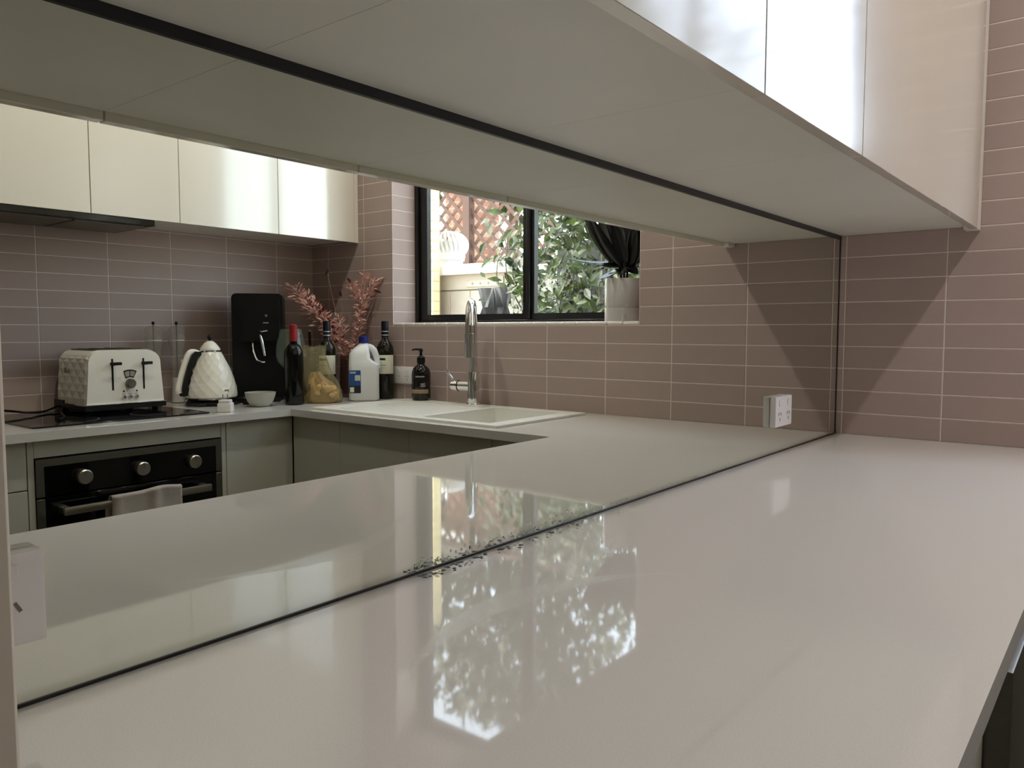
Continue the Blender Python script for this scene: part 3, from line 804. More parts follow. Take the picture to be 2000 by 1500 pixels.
# ------------------------------------------------------------------ kettle on its base
KX, KY = 2.372, -.742
def kettle():
    a = az(KX, KY)
    b = thing('kettle_dock', 'black round kettle base with its coiled cord and plug', 'kettle dock', (KX, KY, ZC), a)
    MB().lathe([(0, 0), (.098, 0), (.102, .004), (.102, .014), (.094, .022), (.03, .024), (0, .024)], 32).build('base_plate', BLACK, b)
    coil = []
    for i in range(40):
        t = i/39*2*math.pi*2.2; coil.append((.075+.030*math.cos(t), -.052+.045*math.sin(t), .0052+.0075*i/39))
    MB().tube(coil, .0042, 8).build('cord', BLACK, b)
    MB().tube(catmull([(.075+.030*math.cos(4.4*math.pi), -.052+.045*math.sin(4.4*math.pi), .0128), (.10, .03, .0055), (.075, .085, .0055), (.05, .125, .012)]), .0042, 8).build('cord', BLACK, b)
    pl = MB().lathe([(0, 0), (.014, 0), (.019, .006), (.019, .024), (.013, .036), (0, .038)], 16, axis='y', c=(.05, .125, .0195)).build('plug', BLACK, b)
    for dx in (-.006, .006): MB().box(.05+dx-.001, .05+dx+.001, .1631, .178, .017, .023).build('pin', CHROME, pl)
    o = thing('kettle', 'cream faceted kettle with black handle and knob', 'kettle', (KX, KY, ZC+.0245), a)
    # diamond faceted shell
    N = 16; prof = [(.1065, .012), (.1070, .030), (.1040, .052), (.0985, .074), (.0920, .096), (.0845, .118), (.0755, .140), (.0650, .162), (.0540, .184), (.0450, .202)]
    m = MB(); bm = m.bm; rows = []
    for k, (r, z) in enumerate(prof):
        off = (k % 2)*.5
        rows.append([bm.verts.new((r*1.012*math.cos(2*math.pi*(i+off)/N), r*1.012*math.sin(2*math.pi*(i+off)/N), z)) for i in range(N)])
    for k in range(len(rows)-1):
        p, q = rows[k], rows[k+1]
        for i in range(N):
            j = (i+1) % N
            if k % 2 == 0: m.face([p[i], p[j], q[i]]); m.face([p[j], q[j], q[i]])
            else: m.face([p[i], q[j], q[i]]); m.face([p[i], p[j], q[j]])
    m.face(rows[0][::-1]); m.face(rows[-1])
    m.build('body', CREAM, o, smooth=3)
    MB().lathe([(0, 0), (.100, 0), (.107, .003), (.107, .009), (.104, .0115), (0, .0118)], 36).build('chrome_foot', CHROME, o)
    MB().lathe([(.0445, .202), (.0460, .204), (.0460, .210), (.042, .2115), (0, .2115)], 32).build('chrome_ring', CHROME, o)
    MB().lathe([(.042, .2115), (.042, .215), (.036, .225), (.024, .240), (.012, .249), (0, .251)], 32).build('lid', CREAM, o, smooth=60)
    MB().ball((0, 0, .266), .0105, 16, 10).lathe([(.006, .248), (.005, .260)], 12).build('lid_knob', BLACK, o)
    # handle: the viewer's left and a little towards the viewer
    ph = R(66)
    hf = lambda u, v, d: Vector((u*math.cos(ph)-d*math.sin(ph), u*math.sin(ph)+d*math.cos(ph), v))
    hp = [(.050, .196), (.078, .203), (.094, .190), (.110, .150), (.126, .100), (.138, .050), (.136, .032)]
    MB().tube(catmull([hf(u, v, 0) for u, v in hp]), [.0105]*37, 10, flat=1.3).build('handle', CREAM, o)
    poly = [(.130, .040), (.119, .095), (.102, .148), (.085, .190), (.070, .206), (.046, .204), (.046, .190), (.064, .178), (.068, .162), (.074, .146), (.090, .132), (.084, .114), (.098, .098), (.092, .080), (.106, .062), (.100, .044), (.106, .022), (.126, .018)]
    MB().prism(poly, hf, -.020, .020).build('handle_grip', BLACK, o)
    bd = MB().box(-.0006, .0006, -.010, .010, -.006, .006).build('badge', KETGREY, o, loc=(.106*math.cos(-.62), .106*math.sin(-.62), .040), rz=-.62)
    flip_y(b)
kettle()

# ------------------------------------------------------------------ soda maker
def soda():
    x, y = 2.410, -.478; a = az(x, y)+.10
    o = thing('soda_maker', 'tall black soda maker with a chrome bottle lever in the corner', 'soda maker', (x, y, ZC), a)
    MB().prism(rrect(.485, .222, .022, 5, .2425, 0), lambda u, v, d: Vector((d, v, u)), -.10, .045).build('body', BLACK, o)
    MB().prism(rrect(.018, .200, .005, 3, .009, 0), lambda u, v, d: Vector((d, v, u)), .0455, .12).build('drip_tray', BLACK, o)
    MB().prism(rrect(.20, .16, .02, 4, .37, 0.018), lambda u, v, d: Vector((d, v, u)), .0455, .085).build('head', BLACK, o)
    MB().box(.0853, .0862, .028, .052, .351, .355).build('logo_bar', SILVER, o)
    MB().lathe([(0, -.0), (.006, 0), (.006, .003), (0, .003)], 14, axis='x', c=(.0852, .042, .385)).build('indicator', GREYMARK, o)
    MB().tube(catmull([(.060, -.005, .318), (.105, .02, .315), (.115, .050, .318)]), .004, 8).build('nozzle_bar', CHROME, o)
    MB().tube(catmull([(.062, -.020, .285), (.075, -.018, .235), (.085, -.002, .190), (.088, .018, .178), (.088, .034, .177)]), .0042, 8).build('bottle_lever', CHROME, o)
    MB().tube([(.075, .010, .312), (.088, .022, .270), (.092, .034, .205)], [.006, .007, .005], 10).build('carbonating_tube', CHROME, o)
    flip_y(o)
soda()

# ------------------------------------------------------------------ wine glass, grinders, bowl, plug, scoop
wg = thing('wine_glass', 'large empty wine glass behind the red-capped bottle', 'glass', (2.203, -.452, ZC))
MB().lathe([(0, .0), (.040, .001), (.040, .003), (.010, .006), (.0045, .012), (.0042, .130), (.012, .142), (.035, .155), (.058, .180), (.066, .205), (.063, .250), (.052, .300), (.045, .325)], 32).build('bowl_and_stem', WGLASS, wg, smooth=60)
for k, (y, lb) in enumerate(((-.890, 'clear acrylic grinder nearer the toaster, against the tiles'), (-.787, 'clear acrylic grinder nearer the kettle, against the tiles'))):
    g = thing('pepper_grinder', lb, 'grinder', (2.565, y, ZC), 0, 'acrylic grinders')
    MB().lathe([(0, 0), (.033, 0), (.034, .01), (.029, .06), (.026, .14), (.028, .245), (.034, .262), (.034, .272), (0, .272)], 28).build('body', ACRYL, g, smooth=50)
    MB().lathe([(.034, .2725), (.036, .276), (.036, .290), (.030, .302), (.034, .312), (.033, .328), (.020, .338), (0, .340)], 28).build('cap', ACRYL, g, smooth=50)
    MB().tube([(0, 0, .02), (0, 0, .352)], .0032, 8).build('spindle', DSTEEL, g)
    MB().ball((0, 0, .350), .007, 12, 8).build('finial', BLACK, g)
    MB().lathe([(0, .2735), (.031, .2735), (.031, .2775), (0, .2775)], 24).build('mill_ring', WHITEP, g)
    MB().lathe([(0, .004), (.026, .004), (.022, .09+.02*k), (0, .09+.02*k)], 20).build('spice_fill', STEMD if k == 0 else WHITEP, g)
bw = MB().lathe([(0, .004), (.026, .004), (.030, .0), (.036, .001), (.040, .006), (.052, .022), (.0605, .045), (.0635, .060), (.0620, .0605), (.0590, .046), (.050, .024), (.038, .011), (0, .009)], 40).build('bowl', CERAM, loc=(2.142, -.652, ZC), smooth=60)
tag(bw, 'small plain grey ceramic bowl in front of the soda maker', 'bowl')
pg = thing('plug_adapter', 'white plug-in charger standing pins up at the worktop edge', 'charger', (2.052, -.868, ZC), az(2.052, -.868)+.25)
MB().box(-.026, .026, -.027, .025, 0, .036, bev=.004, seg=2).build('body', WHITEP, pg)
MB().box(-.022, .022, -.022, .021, .0362, .048, bev=.003, seg=2).build('shoulder', WHITEP, pg)
for dy in (-.009, .009): MB().box(-.003, .003, dy-.0012, dy+.0012, .0482, .069).build('pin', CHROME, pg)
sc = MB()
rows = []
for k in range(9):
    z = .19*k/8; r = .045+.012*k/8
    rows.append([sc.bm.verts.new((r*math.cos(2*math.pi*i/20), r*math.sin(2*math.pi*i/20), z*(1-.32*(.5+.5*math.sin(2*math.pi*i/20-.8)) if k > 2 else 1))) for i in range(20)])
for p, q in zip(rows, rows[1:]):
    for i in range(20): sc.face([p[i], p[(i+1) % 20], q[(i+1) % 20], q[i]])
sc.face(rows[0][::-1])
so = sc.build('utensil_cup', WHITEP, loc=(2.53, -.725, ZC), smooth=60)
md = so.modifiers.new('thick', 'SOLIDIFY'); md.thickness = .003
tag(so, 'white cup with a slanted rim half hidden behind the kettle', 'cup')

# ------------------------------------------------------------------ knife block
kb = thing('knife_block', 'dark knife block with black-handled knives behind the plastic bag', 'knife block', (2.375, -.262, ZC), az(2.375, -.262))
WOOD = mat('dark_block_wood', srgb(58, 46, 36), rough=.5, noise=.15, nscale=20)
MB().prism([(-.055, 0), (.055, 0), (.055, .14), (-.055, .21)], lambda u, v, d: Vector((u, d, v)), -.055, .055).build('block', WOOD, kb)
for i, y in enumerate((-.032, .014, .040)):
    kx = -.028+.02*(i % 2)
    k = MB().prism(rrect(.024, .013, .004, 3, kx, y), XY, .196, .312-.012*i).build('knife_handle', BLACK, kb)
    MB().prism(rrect(.025, .014, .004, 3, kx, y), XY, .3125-.012*i, .320-.012*i).build('end_cap', STEEL, k)

# ------------------------------------------------------------------ plastic bag of snacks
def bag():
    x, y = 2.066, -.388; a = az(x, y)
    o = thing('plastic_bag', 'crumpled see-through plastic bag half full of golden snacks', 'bag', (x, y, ZC), a)
    m = MB(); bm = m.bm; rnd = random.Random(3)
    N = 22; rows = []
    levels = [(0.001, .070, .035, 0), (.02, .080, .042, 0), (.06, .078, .040, .0), (.10, .070, .034, -.008), (.14, .060, .028, -.018), (.18, .056, .025, -.030), (.21, .052, .022, -.040), (.235, .058, .026, -.044), (.25, .062, .028, -.046)]
    for z, w, d, oy in levels:
        row = []
        for i in range(N):
            t = 2*math.pi*i/N; j = 1+rnd.uniform(-.14, .14)
            row.append(bm.verts.new((d*math.cos(t)*j+rnd.uniform(-.003, .003), oy+w*math.sin(t)*j, max(.0006, z+(rnd.uniform(-.007, .007) if z > .01 else 0)))))
        rows.append(row)
    for k, (p, q) in enumerate(zip(rows, rows[1:])):
        for i in range(N):
            j = (i+1) % N
            if (i+k) % 2: m.face([p[i], p[j], q[j]]); m.face([p[i], q[j], q[i]])
            else: m.face([p[i], p[j], q[i]]); m.face([p[j], q[j], q[i]])
    m.face(rows[0][::-1])
    m.build('film', BAGM, o, smooth=20)
    s = MB(); rows = []
    for z, w, d, oy in ((.003, .062, .030, -.002), (.03, .070, .036, .002), (.06, .066, .034, .004), (.085, .054, .030, -.006), (.115, .036, .024, -.022), (.135, .020, .014, -.030)):
        row = []
        for i in range(16):
            t = 2*math.pi*i/16; j = 1+rnd.uniform(-.2, .2)
            row.append(s.bm.verts.new((.004+d*math.cos(t)*j, -oy*.6+oy*1.6+w*math.sin(t)*j, max(.002, z+rnd.uniform(-.006, .006)))))
        rows.append(row)
    for k, (p, q) in enumerate(zip(rows, rows[1:])):
        for i in range(16):
            j = (i+1) % 16
            if (i*7+k) % 2: s.face([p[i], p[j], q[j]]); s.face([p[i], q[j], q[i]])
            else: s.face([p[i], p[j], q[i]]); s.face([p[j], q[j], q[i]])
    s.face(rows[0][::-1]); s.face(rows[-1])
    s.build('inner_packet', SNACK, o, smooth=25)
    s = MB()
    for i in range(12):
        s.ball((.03+rnd.uniform(-.004, .006), rnd.uniform(-.05, .05), rnd.uniform(.016, .07)), rnd.uniform(.012, .022), 8, 5, (.35, 1.1, .8))
    stuff(s.build('snack_pieces', SNACK, o, smooth=60))
    flip_y(o)
bag()

# ------------------------------------------------------------------ dried flowers in a vase
VX, VY = 2.215, -.118
vs_ = thing('flower_vase', 'smoky glass vase holding the dyed dried stems in the corner', 'vase', (VX, VY, ZC))
MB().lathe([(0, .004), (.038, 0), (.043, .004), (.045, .02), (.044, .12), (.040, .19), (.041, .20), (.038, .195), (.041, .12), (.041, .02), (0, .012)], 32).build('glass', SMOKE, vs_, smooth=60)
def stem(label, end, mid, m, dense, ln, seed, start=.35, base=(0, 0, .03), side=0):
    rnd = random.Random(seed)
    o = thing('dried_stem', label, 'dried flower', (VX, VY, ZC), 0, 'dyed dried stems in the vase')
    P = catmull([base, mid, end], 14)
    MB().tube(P, [.0020-.0011*i/(len(P)-1) for i in range(len(P))], 6).build('stalk', PSTEM, o)
    s = MB()
    n = len(P)
    for k in range(dense):
        t = start+(1-start)*k/dense
        f = t*(n-1); i = min(int(f), n-2); p = P[i].lerp(P[i+1], f-i); d = (P[i+1]-P[i]).normalized()
        ang = rnd.uniform(0, 2*math.pi)
        q = Vector((math.cos(ang), math.sin(ang), rnd.uniform(-.6, .6)))
        dirn = (d*rnd.uniform(.2, 1.0)+q*rnd.uniform(.4, 1.1)).normalized()
        off = q*rnd.uniform(0, side)
        l = ln*rnd.uniform(.6, 1.2)
        s.leaf(p+off, dirn, l*.17, l, Vector((rnd.uniform(-1, 1), rnd.uniform(-1, 1), 1)), bend=.2, fold=.2, cols=2)
    stuff(s.build('leaflets', m, o, smooth=0))
def rel(x, y, z): return (x-VX, y-VY, z)
stem('bushy pink dried plume leaning left over the red-capped bottle', rel(2.440, -.275, .525), rel(2.285, -.170, .315), PINKL, 620, .032, 1, .34, side=.038)
stem('dark red dried plume just behind the bushy pink one', rel(2.40, -.20, .47), rel(2.28, -.14, .30), REDL, 240, .030, 2, .4, side=.022)
stem('short pink dried stem beside the dark bottle cap', rel(2.245, -.150, .385), rel(2.230, -.135, .22), PINKL, 170, .032, 3, .35, side=.014)
stem('tall upright pink dried stem with the highest tip', rel(2.165, -.052, .595), rel(2.185, -.085, .34), PINKL, 160, .036, 4, .32, side=.010)
stem('pink dried stem leaning right towards the window', rel(2.115, -.030, .565), rel(2.180, -.075, .38), PINKL, 80, .038, 5, .55, side=.012)
stem('pink dried stem forking left below the highest tip', rel(2.225, -.085, .545), rel(2.195, -.090, .40), PINKL, 55, .038, 6, .62, side=.010)
stem('low pink dried stem rising behind the milk cap', rel(2.170, -.075, .40), rel(2.195, -.098, .22), PINKL, 120, .030, 8, .40, side=.016)
for k, (p, lb) in enumerate((((2.328, -.150, .600), 'dark red seed head highest in the corner'), ((2.268, -.120, .495), 'dark red seed head low between the two plumes'), ((2.262, -.070, .560), 'dark red seed head left of the forked stem'), ((2.098, -.034, .505), 'dark red seed head furthest right near the window'))):
    o = thing('bunny_tail_stem', lb, 'dried flower', (VX, VY, ZC), 0, 'dark seed heads in the vase')
    e = Vector(rel(*p)); P = catmull([(0, 0, .03), (e.x*.3, e.y*.3, .25), e], 10)
    MB().tube(P, .0009, 5).build('stalk', PSTEM, o)
    MB().ball((0, 0, 0), .011, 10, 7, (.6, .6, 1.5)).build('seed_head', POD, o, loc=e, rot=(.3*k, -.5+.4*k, 0))

# ------------------------------------------------------------------ potted rubber plant on the sill
PX, PY = .815, .072
pl = thing('potted_plant', 'near-black leafed rubber plant in a pale footed pot on the sill', 'plant', (PX, PY, SILLZ))
MB().lathe([(0, .026), (.038, .026), (.056, .031), (.067, .043), (.0725, .060), (.073, .08), (.073, .160), (.0715, .162), (.069, .160), (.069, .146), (.0, .146)], 40).build('pot', POTM, pl, smooth=45)
MB().lathe([(.0715, .0), (.0728, .0), (.0728, .052), (.0700, .052), (.0700, .0)], 40).build('stand_ring', POTM, pl, smooth=45)
t = az(PX, PY); MB().tube([(.071*math.cos(t), .071*math.sin(t), .0), (.071*math.cos(t), .071*math.sin(t), .026)], [.009, .007], 10).build('drain_tab', POTM, pl)
MB().lathe([(0, .150), (.04, .149), (.0685, .147)], 24).build('soil', SOIL, pl)
av = az(PX, PY)
vr = Vector((math.sin(av), -math.cos(av), 0))      # towards the right of the mirrored view
vf = Vector((math.cos(av), math.sin(av), 0)); vu = Vector((0, 0, 1))
def V3(r, f, u): return vr*r+vf*f+vu*u
def big_leaf(b, tip, w, nrm, bend=.12, fold=.34):
    w *= .78
    m = MB(); b = V3(*b); t = V3(*tip); d = t-b; L = d.length; d.normalize()
    n = V3(*nrm); s = d.cross(n).normalized(); n = s.cross(d)
    C = []; Lf = []; Rt = []; K = 8
    for i in range(K+1):
        u = i/K; c = b+d*(L*u)-n*(bend*L*math.sin(math.pi*u)*.5)
        wd = w*(math.sin(math.pi*min(1, u**.8))**.75)*(1-.25*u) if 0 < i < K else .001
        C.append(m.bm.verts.new(c)); Lf.append(m.bm.verts.new(c+s*wd+n*fold*wd)); Rt.append(m.bm.verts.new(c-s*wd+n*fold*wd))
    for i in range(K):
        m.face([C[i], C[i+1], Lf[i+1], Lf[i]]); m.face([C[i], Rt[i], Rt[i+1], C[i+1]])
    o = m.build('leaf', LEAFD, pl, smooth=70)
    md = o.modifiers.new('thick', 'SOLIDIFY'); md.thickness = .0012
for (b, t, w, nr) in (
    ((-.012, 0, .20), (-.165, .00, .435), .046, (.45, 1, .15)),
    ((-.010, .01, .20), (-.105, .02, .455), .050, (.2, 1, .0)),
    ((.004, .0, .19), (-.030, .03, .400), .038, (-.2, 1, .1)),
    ((.010, -.01, .20), (.030, -.01, .470), .056, (-.1, 1, .1)),
    ((.018, .0, .19), (.085, .01, .430), .050, (-.4, 1, .2)),
    ((.020, -.02, .20), (.095, -.03, .330), .036, (-.5, 1, .4)),
    ((-.015, .02, .225), (-.225, .035, .243), .016, (0, .45, 1)),
    ((-.005, .02, .21), (-.105, .060, .215), .030, (-.2, .7, 1)),
    ((.010, .02, .205), (.050, .072, .175), .034, (.2, .8, 1)),
    ((-.02, .01, .195), (-.095, .045, .160), .026, (-.3, .6, 1)),
    ((.015, .0, .20), (.105, .03, .225), .020, (.3, .5, 1)),
    ((.0, -.02, .20), (-.020, -.045, .44), .046, (0, 1, .1)),
    ((.005, .03, .20), (-.020, .085, .172), .030, (0, .8, 1)),
    ((-.012, -.01, .20), (-.085, -.03, .385), .040, (.3, 1, .2)),
    ((.012, .01, .20), (.045, .045, .345), .036, (-.2, 1, .3)),
    ((-.004, .02, .20), (-.130, .04, .400), .034, (.7, .8, .2)),
    ((.008, .02, .20), (-.062, .05, .430), .036, (-.6, .9, .1)),
    ((.014, .01, .20), (.065, .03, .455), .040, (.6, .8, .2)),
    ((-.014, .03, .20), (-.060, .075, .175), .026, (-.4, .4, 1)),
    ((.012, .03, .20), (.020, .085, .195), .024, (.5, .5, 1))):
    big_leaf(b, t, w, nr)
for (a, b) in (((-.01, 0, .148), (-.015, 0, .24)), ((.01, 0, .148), (.016, 0, .24)), ((0, .01, .148), (0, .02, .22))):
    MB().tube([V3(*a), V3(*b)], [.005, .0035], 8).build('stem', STEMD, pl)

# ------------------------------------------------------------------ water along the mirror foot
rnd = random.Random(11)
wd = MB()
for i in range(280):
    t = rnd.random(); y = -1.83+1.05*t**1.9
    r = rnd.uniform(.0008, .0024)*(1 if y < -1.45 else .6)
    if rnd.random() < .5: wd.ball((.0002, y, ZC+.006+abs(rnd.gauss(0, .007 if y < -1.4 else .003))), r, 8, 5, (.45, 1, 1.1))
    else: wd.ball((.006+abs(rnd.gauss(0, .012)), y, ZC+.0002), r*1.2, 8, 5, (1, 1.2, .4))
tag(stuff(wd.build('water_droplets', WATER, smooth=80)), 'water droplets splashed along the foot of the mirror', 'water')

# ------------------------------------------------------------------ ceiling lights
LAMPG = emit('lamp_diffuser', (1, .92, .8, 1), 6.0)
for k, (x, y, lb) in enumerate(((1.353, -.60, 'round ceiling downlight nearest the window'), (1.353, -1.40, 'round ceiling downlight over the middle of the kitchen floor'))):
    o = thing('downlight', lb, 'lamp', (x, y, CEIL), 0, 'ceiling downlights')
    MB().lathe([(.042, -.002), (.058, -.003), (.060, 0), (.042, 0)], 32).build('trim_ring', WHITEP, o)
    MB().lathe([(0, -.0015), (.041, -.0015)], 32).build('diffuser', LAMPG, o)
    ld = bpy.data.lights.new('downlight_bulb', 'AREA'); ld.shape = 'DISK'; ld.size = .08; ld.energy = LAMP_W; ld.color = (1, .95, .88); ld.spread = R(165)
    l = bpy.data.objects.new('downlight_bulb', ld); COL.objects.link(l); l.location = (0, 0, -.004); l.parent = o

# ------------------------------------------------------------------ the yard outside the window
YARD = mat('pale_paving', srgb(190, 182, 168), rough=.9, noise=.1, nscale=5)
struct(MB().box(-12, 20, T+.0, 30, -.12, -.02).build('ground', YARD))
CBRICK = mat('cream_brick', srgb(238, 218, 166), rough=.8, noise=.06, nscale=30, rnd=.05)
MORT = mat('cream_mortar', srgb(206, 190, 150), rough=.9, noise=.05)
cw = thing('brick_wall', 'sunlit cream brick wall at the left edge of the window view', 'wall', (4.03, 2.3, 0))
MB().box(.004, 1.6, .008, .09, 0, 3.2).build('mortar_core', MORT, cw)
bmesh_cache = {}
for r in range(36):
    z = .01+r*.086; off = (r % 2)*.12
    xx = 0.0
    for c in range(4):
        a = max(0, c*.24-off); b = min(.86, (c+1)*.24-off)
        if b-a < .03: continue
        key = round(b-a, 3)
        if key not in bmesh_cache:
            o = MB().box(0, b-a-.010, 0, .08, 0, .076, bev=.003).build('brick', CBRICK, cw); bmesh_cache[key] = o.data
        else:
            o = bpy.data.objects.new('brick', bmesh_cache[key]); COL.objects.link(o); o.parent = cw
        o.location = (a, -.002, z)
GATEM = mat('cream_painted_timber', srgb(176, 167, 151), rough=.7, noise=.04, nscale=12)
sh = thing('garden_shed', 'low cream painted shed with a white flat roof below the roof vent', 'shed', (3.32, 2.5, 0))
MB().box(.0, 1.9, .03, 1.0, 0, ZC+.80).build('wall', GATEM, sh)
for i in range(8):
    MB().box(.0+i*.235+.004, (i+1)*.235, .012, .0295, 0, ZC+.66, bev=.002).build('board', GATEM, sh)
MB().box(.0, 1.9, .004, .0295, ZC+.67, ZC+.80, bev=.003).build('top_rail', GATEM, sh)
st_ = MB().box(.11, .50, -.006, .0035, ZC+.69, ZC+.745, bev=.002).build('strap_hinge', GATEM, sh)
for i in range(4): MB().lathe([(0, -.004), (.008, -.004), (.009, 0)], 12, axis='y', c=(.16+i*.09, -.006, ZC+.717)).build('bolt', DSTEEL, st_)
MB().box(.085, .107, -.010, .0035, ZC+.62, ZC+.77, bev=.002).build('hinge_knuckle', GATEM, sh)
ROOFW = mat('white_roof_sheet', srgb(244, 242, 238), rough=.5, noise=.02)
MB().box(-.04, 2.0, -.05, 1.05, ZC+.80, ZC+.885, bev=.004).build('roof', ROOFW, sh)
VENTM = mat('dull_white_metal', srgb(186, 184, 180), rough=.45, noise=.02)
vt = thing('roof_vent', 'white spinning turbine vent standing on the shed roof', 'roof vent', (4.50, 3.0, ZC+.885))
MB().lathe([(.135, 0), (.135, .10), (.15, .10), (.15, .115), (0, .115)], 32).build('neck', VENTM, vt)
MB().lathe([(0, .115), (.150, .115), (.158, .14), (.150, .27), (0, .27)], 24).build('core', VENTM, vt)
MB().lathe([(0, .385), (.05, .38), (.07, .365), (.0, .36)], 24).build('cap', VENTM, vt)
for k in range(26):
    t = 2*math.pi*k/26; m = MB(); L = []; Q = []
    for i in range(9):
        u = i/8; ph = -1.05+2.2*u; r = .195*math.cos(ph*.92); z = .25+.135*math.sin(ph)*1.0
        a = t+.35*u
        L.append(m.bm.verts.new((r*math.cos(a), r*math.sin(a), z))); Q.append(m.bm.verts.new((r*.93*math.cos(a+.16), r*.93*math.sin(a+.16), z)))
    for i in range(8): m.face([L[i], L[i+1], Q[i+1], Q[i]])
    m.build('vane', VENTM, vt, smooth=60)
# brown lattice screen
LAT = mat('brown_lattice_timber', srgb(96, 72, 62), rough=.8, noise=.08, nscale=20)
lt = thing('lattice_screen', 'brown diagonal timber lattice screen behind the shed', 'lattice', (3.55, 3.75, 0))
LW, LZ0, LZ1 = 2.1, ZC+1.04, ZC+2.05
def clip_line(c, sgn):
    # z-LZ0 = sgn*u + c, inside u 0..LW, h 0..H
    H = LZ1-LZ0; pts = []
    for u in (0, LW):
        h = sgn*u+c
        if -1e-6 <= h <= H+1e-6: pts.append((u, h))
    for h in (0, H):
        u = (h-c)/sgn
        if 0 < u < LW: pts.append((u, h))
    return pts[:2] if len(pts) >= 2 else None
for sgn, dy in ((1, 0.), (-1, .012)):
    c = -LW if sgn == 1 else 0
    while c < 3.2:
        p = clip_line(c, sgn); c += .165
        if not p: continue
        (u0, h0), (u1, h1) = p
        d = Vector((u1-u0, 0, h1-h0)); L = d.length
        if L < .05: continue
        o = MB().box(0, L, dy, dy+.010, -.019, .019).build('slat', LAT, lt, loc=(u0, 0, LZ0+h0), rot=(0, -math.atan2(h1-h0, u1-u0), 0))
for x0, x1 in ((-.05, .0), (1.33, 1.42), (LW, LW+.06)): MB().box(x0, x1, -.04, .05, 0, LZ1+.03).build('post', LAT, lt)
MB().box(0, LW, -.015, .035, LZ0-.06, LZ0).build('bottom_rail', LAT, lt); MB().box(0, LW, -.015, .035, LZ1, LZ1+.05).build('top_rail', LAT, lt)
# red brick neighbour
def brickmat():
    m = bpy.data.materials.new('red_brick_face'); m.use_nodes = True; t = m.node_tree; b = t.nodes['Principled BSDF']; b.inputs['Roughness'].default_value = .85
    tc = t.nodes.new('ShaderNodeTexCoord'); mp = t.nodes.new('ShaderNodeMapping'); mp.inputs['Rotation'].default_value = (R(90), 0, 0)
    br = t.nodes.new('ShaderNodeTexBrick'); br.inputs['Scale'].default_value = 1.; br.inputs['Brick Width'].default_value = .24; br.inputs['Row Height'].default_value = .086; br.inputs['Mortar Size'].default_value = .006
    br.inputs[1].default_value = srgb(160, 108, 84); br.inputs[2].default_value = srgb(146, 92, 70); br.inputs[3].default_value = srgb(165, 140, 120)
    t.links.new(tc.outputs['Object'], mp.inputs[0]); t.links.new(mp.outputs[0], br.inputs[0]); t.links.new(br.outputs[0], b.inputs['Base Color']); return m
RBRICK = brickmat()
nb = thing('neighbour_house', 'red brick house seen through the lattice', 'house', (6.78, 6.0, 0))
MB().box(0, .62, 0, .5, 0, 3.6).build('brick_wall', RBRICK, nb)
GUT = mat('white_gutter', srgb(235, 232, 226), rough=.5, noise=.03)
ROOFR = mat('grey_roof_tiles', srgb(120, 110, 104), rough=.8, noise=.15, nscale=12)
MB().prism([(-.2, 3.6), (.82, 3.6), (.31, 4.2)], XZ, -.2, .7).build('roof', ROOFR, nb)
MB().box(-.25, .87, -.4, -.3, 3.52, 3.62).build('gutter', GUT, nb)
h2 = thing('far_house', 'pale house wall far behind the lattice with a blue-grey window', 'house', (2.2, 9.6, 0))
PALEW = mat('pale_render_wall', srgb(214, 206, 200), rough=.8, noise=.05)
MB().box(0, 3.4, 0, 3, 0, 2.6).build('wall', PALEW, h2)
MB().prism([(-.3, 2.6), (3.7, 2.6), (1.7, 3.5)], XZ, -.3, 3.3).build('roof', ROOFR, h2)
BLUEW = mat('blue_grey_glass', srgb(120, 150, 176), rough=.1, noise=.05)
fr_ = MB().box(1.2, 2.4, -.05, -.001, 1.1, 2.2).build('window_frame', GUT, h2)
MB().box(1.26, 1.78, -.06, -.051, 1.16, 2.14).build('pane', BLUEW, fr_); MB().box(1.82, 2.34, -.06, -.051, 1.16, 2.14).build('pane', BLUEW, fr_)

# climbing vine on a wire fence across the right of the view
VINE = bpy.data.materials.new('vine_leaf'); VINE.use_nodes = True
t = VINE.node_tree; b = t.nodes['Principled BSDF']; b.inputs['Roughness'].default_value = .4
tc = t.nodes.new('ShaderNodeTexCoord'); nn = t.nodes.new('ShaderNodeTexNoise'); nn.inputs['Scale'].default_value = 14; t.links.new(tc.outputs['Object'], nn.inputs['Vector'])
cr = t.nodes.new('ShaderNodeValToRGB'); e = cr.color_ramp.elements; e[0].position = .32; e[0].color = srgb(20, 32, 18); e[1].position = .80; e[1].color = srgb(96, 116, 54)
t.links.new(nn.outputs[0], cr.inputs[0]); t.links.new(cr.outputs[0], b.inputs['Base Color'])
tl = t.nodes.new('ShaderNodeBsdfTranslucent'); t.links.new(cr.outputs[0], tl.inputs[0]); mx = t.nodes.new('ShaderNodeMixShader'); mx.inputs[0].default_value = .35
t.links.new(b.outputs[0], mx.inputs[1]); t.links.new(tl.outputs[0], mx.inputs[2]); t.links.new(mx.outputs[0], t.nodes['Material Output'].inputs[0])
vn = thing('climbing_vine', 'dense green climbing vine filling the right half of the window view', 'vine', (1.9, 1.75, 0))
rnd = random.Random(21)
lf = MB()
def vine_top(x): return ZC+1.02+.22*math.sin(x*2.3+.6)+.10*math.sin(x*7)+.25*max(0, .4-x)
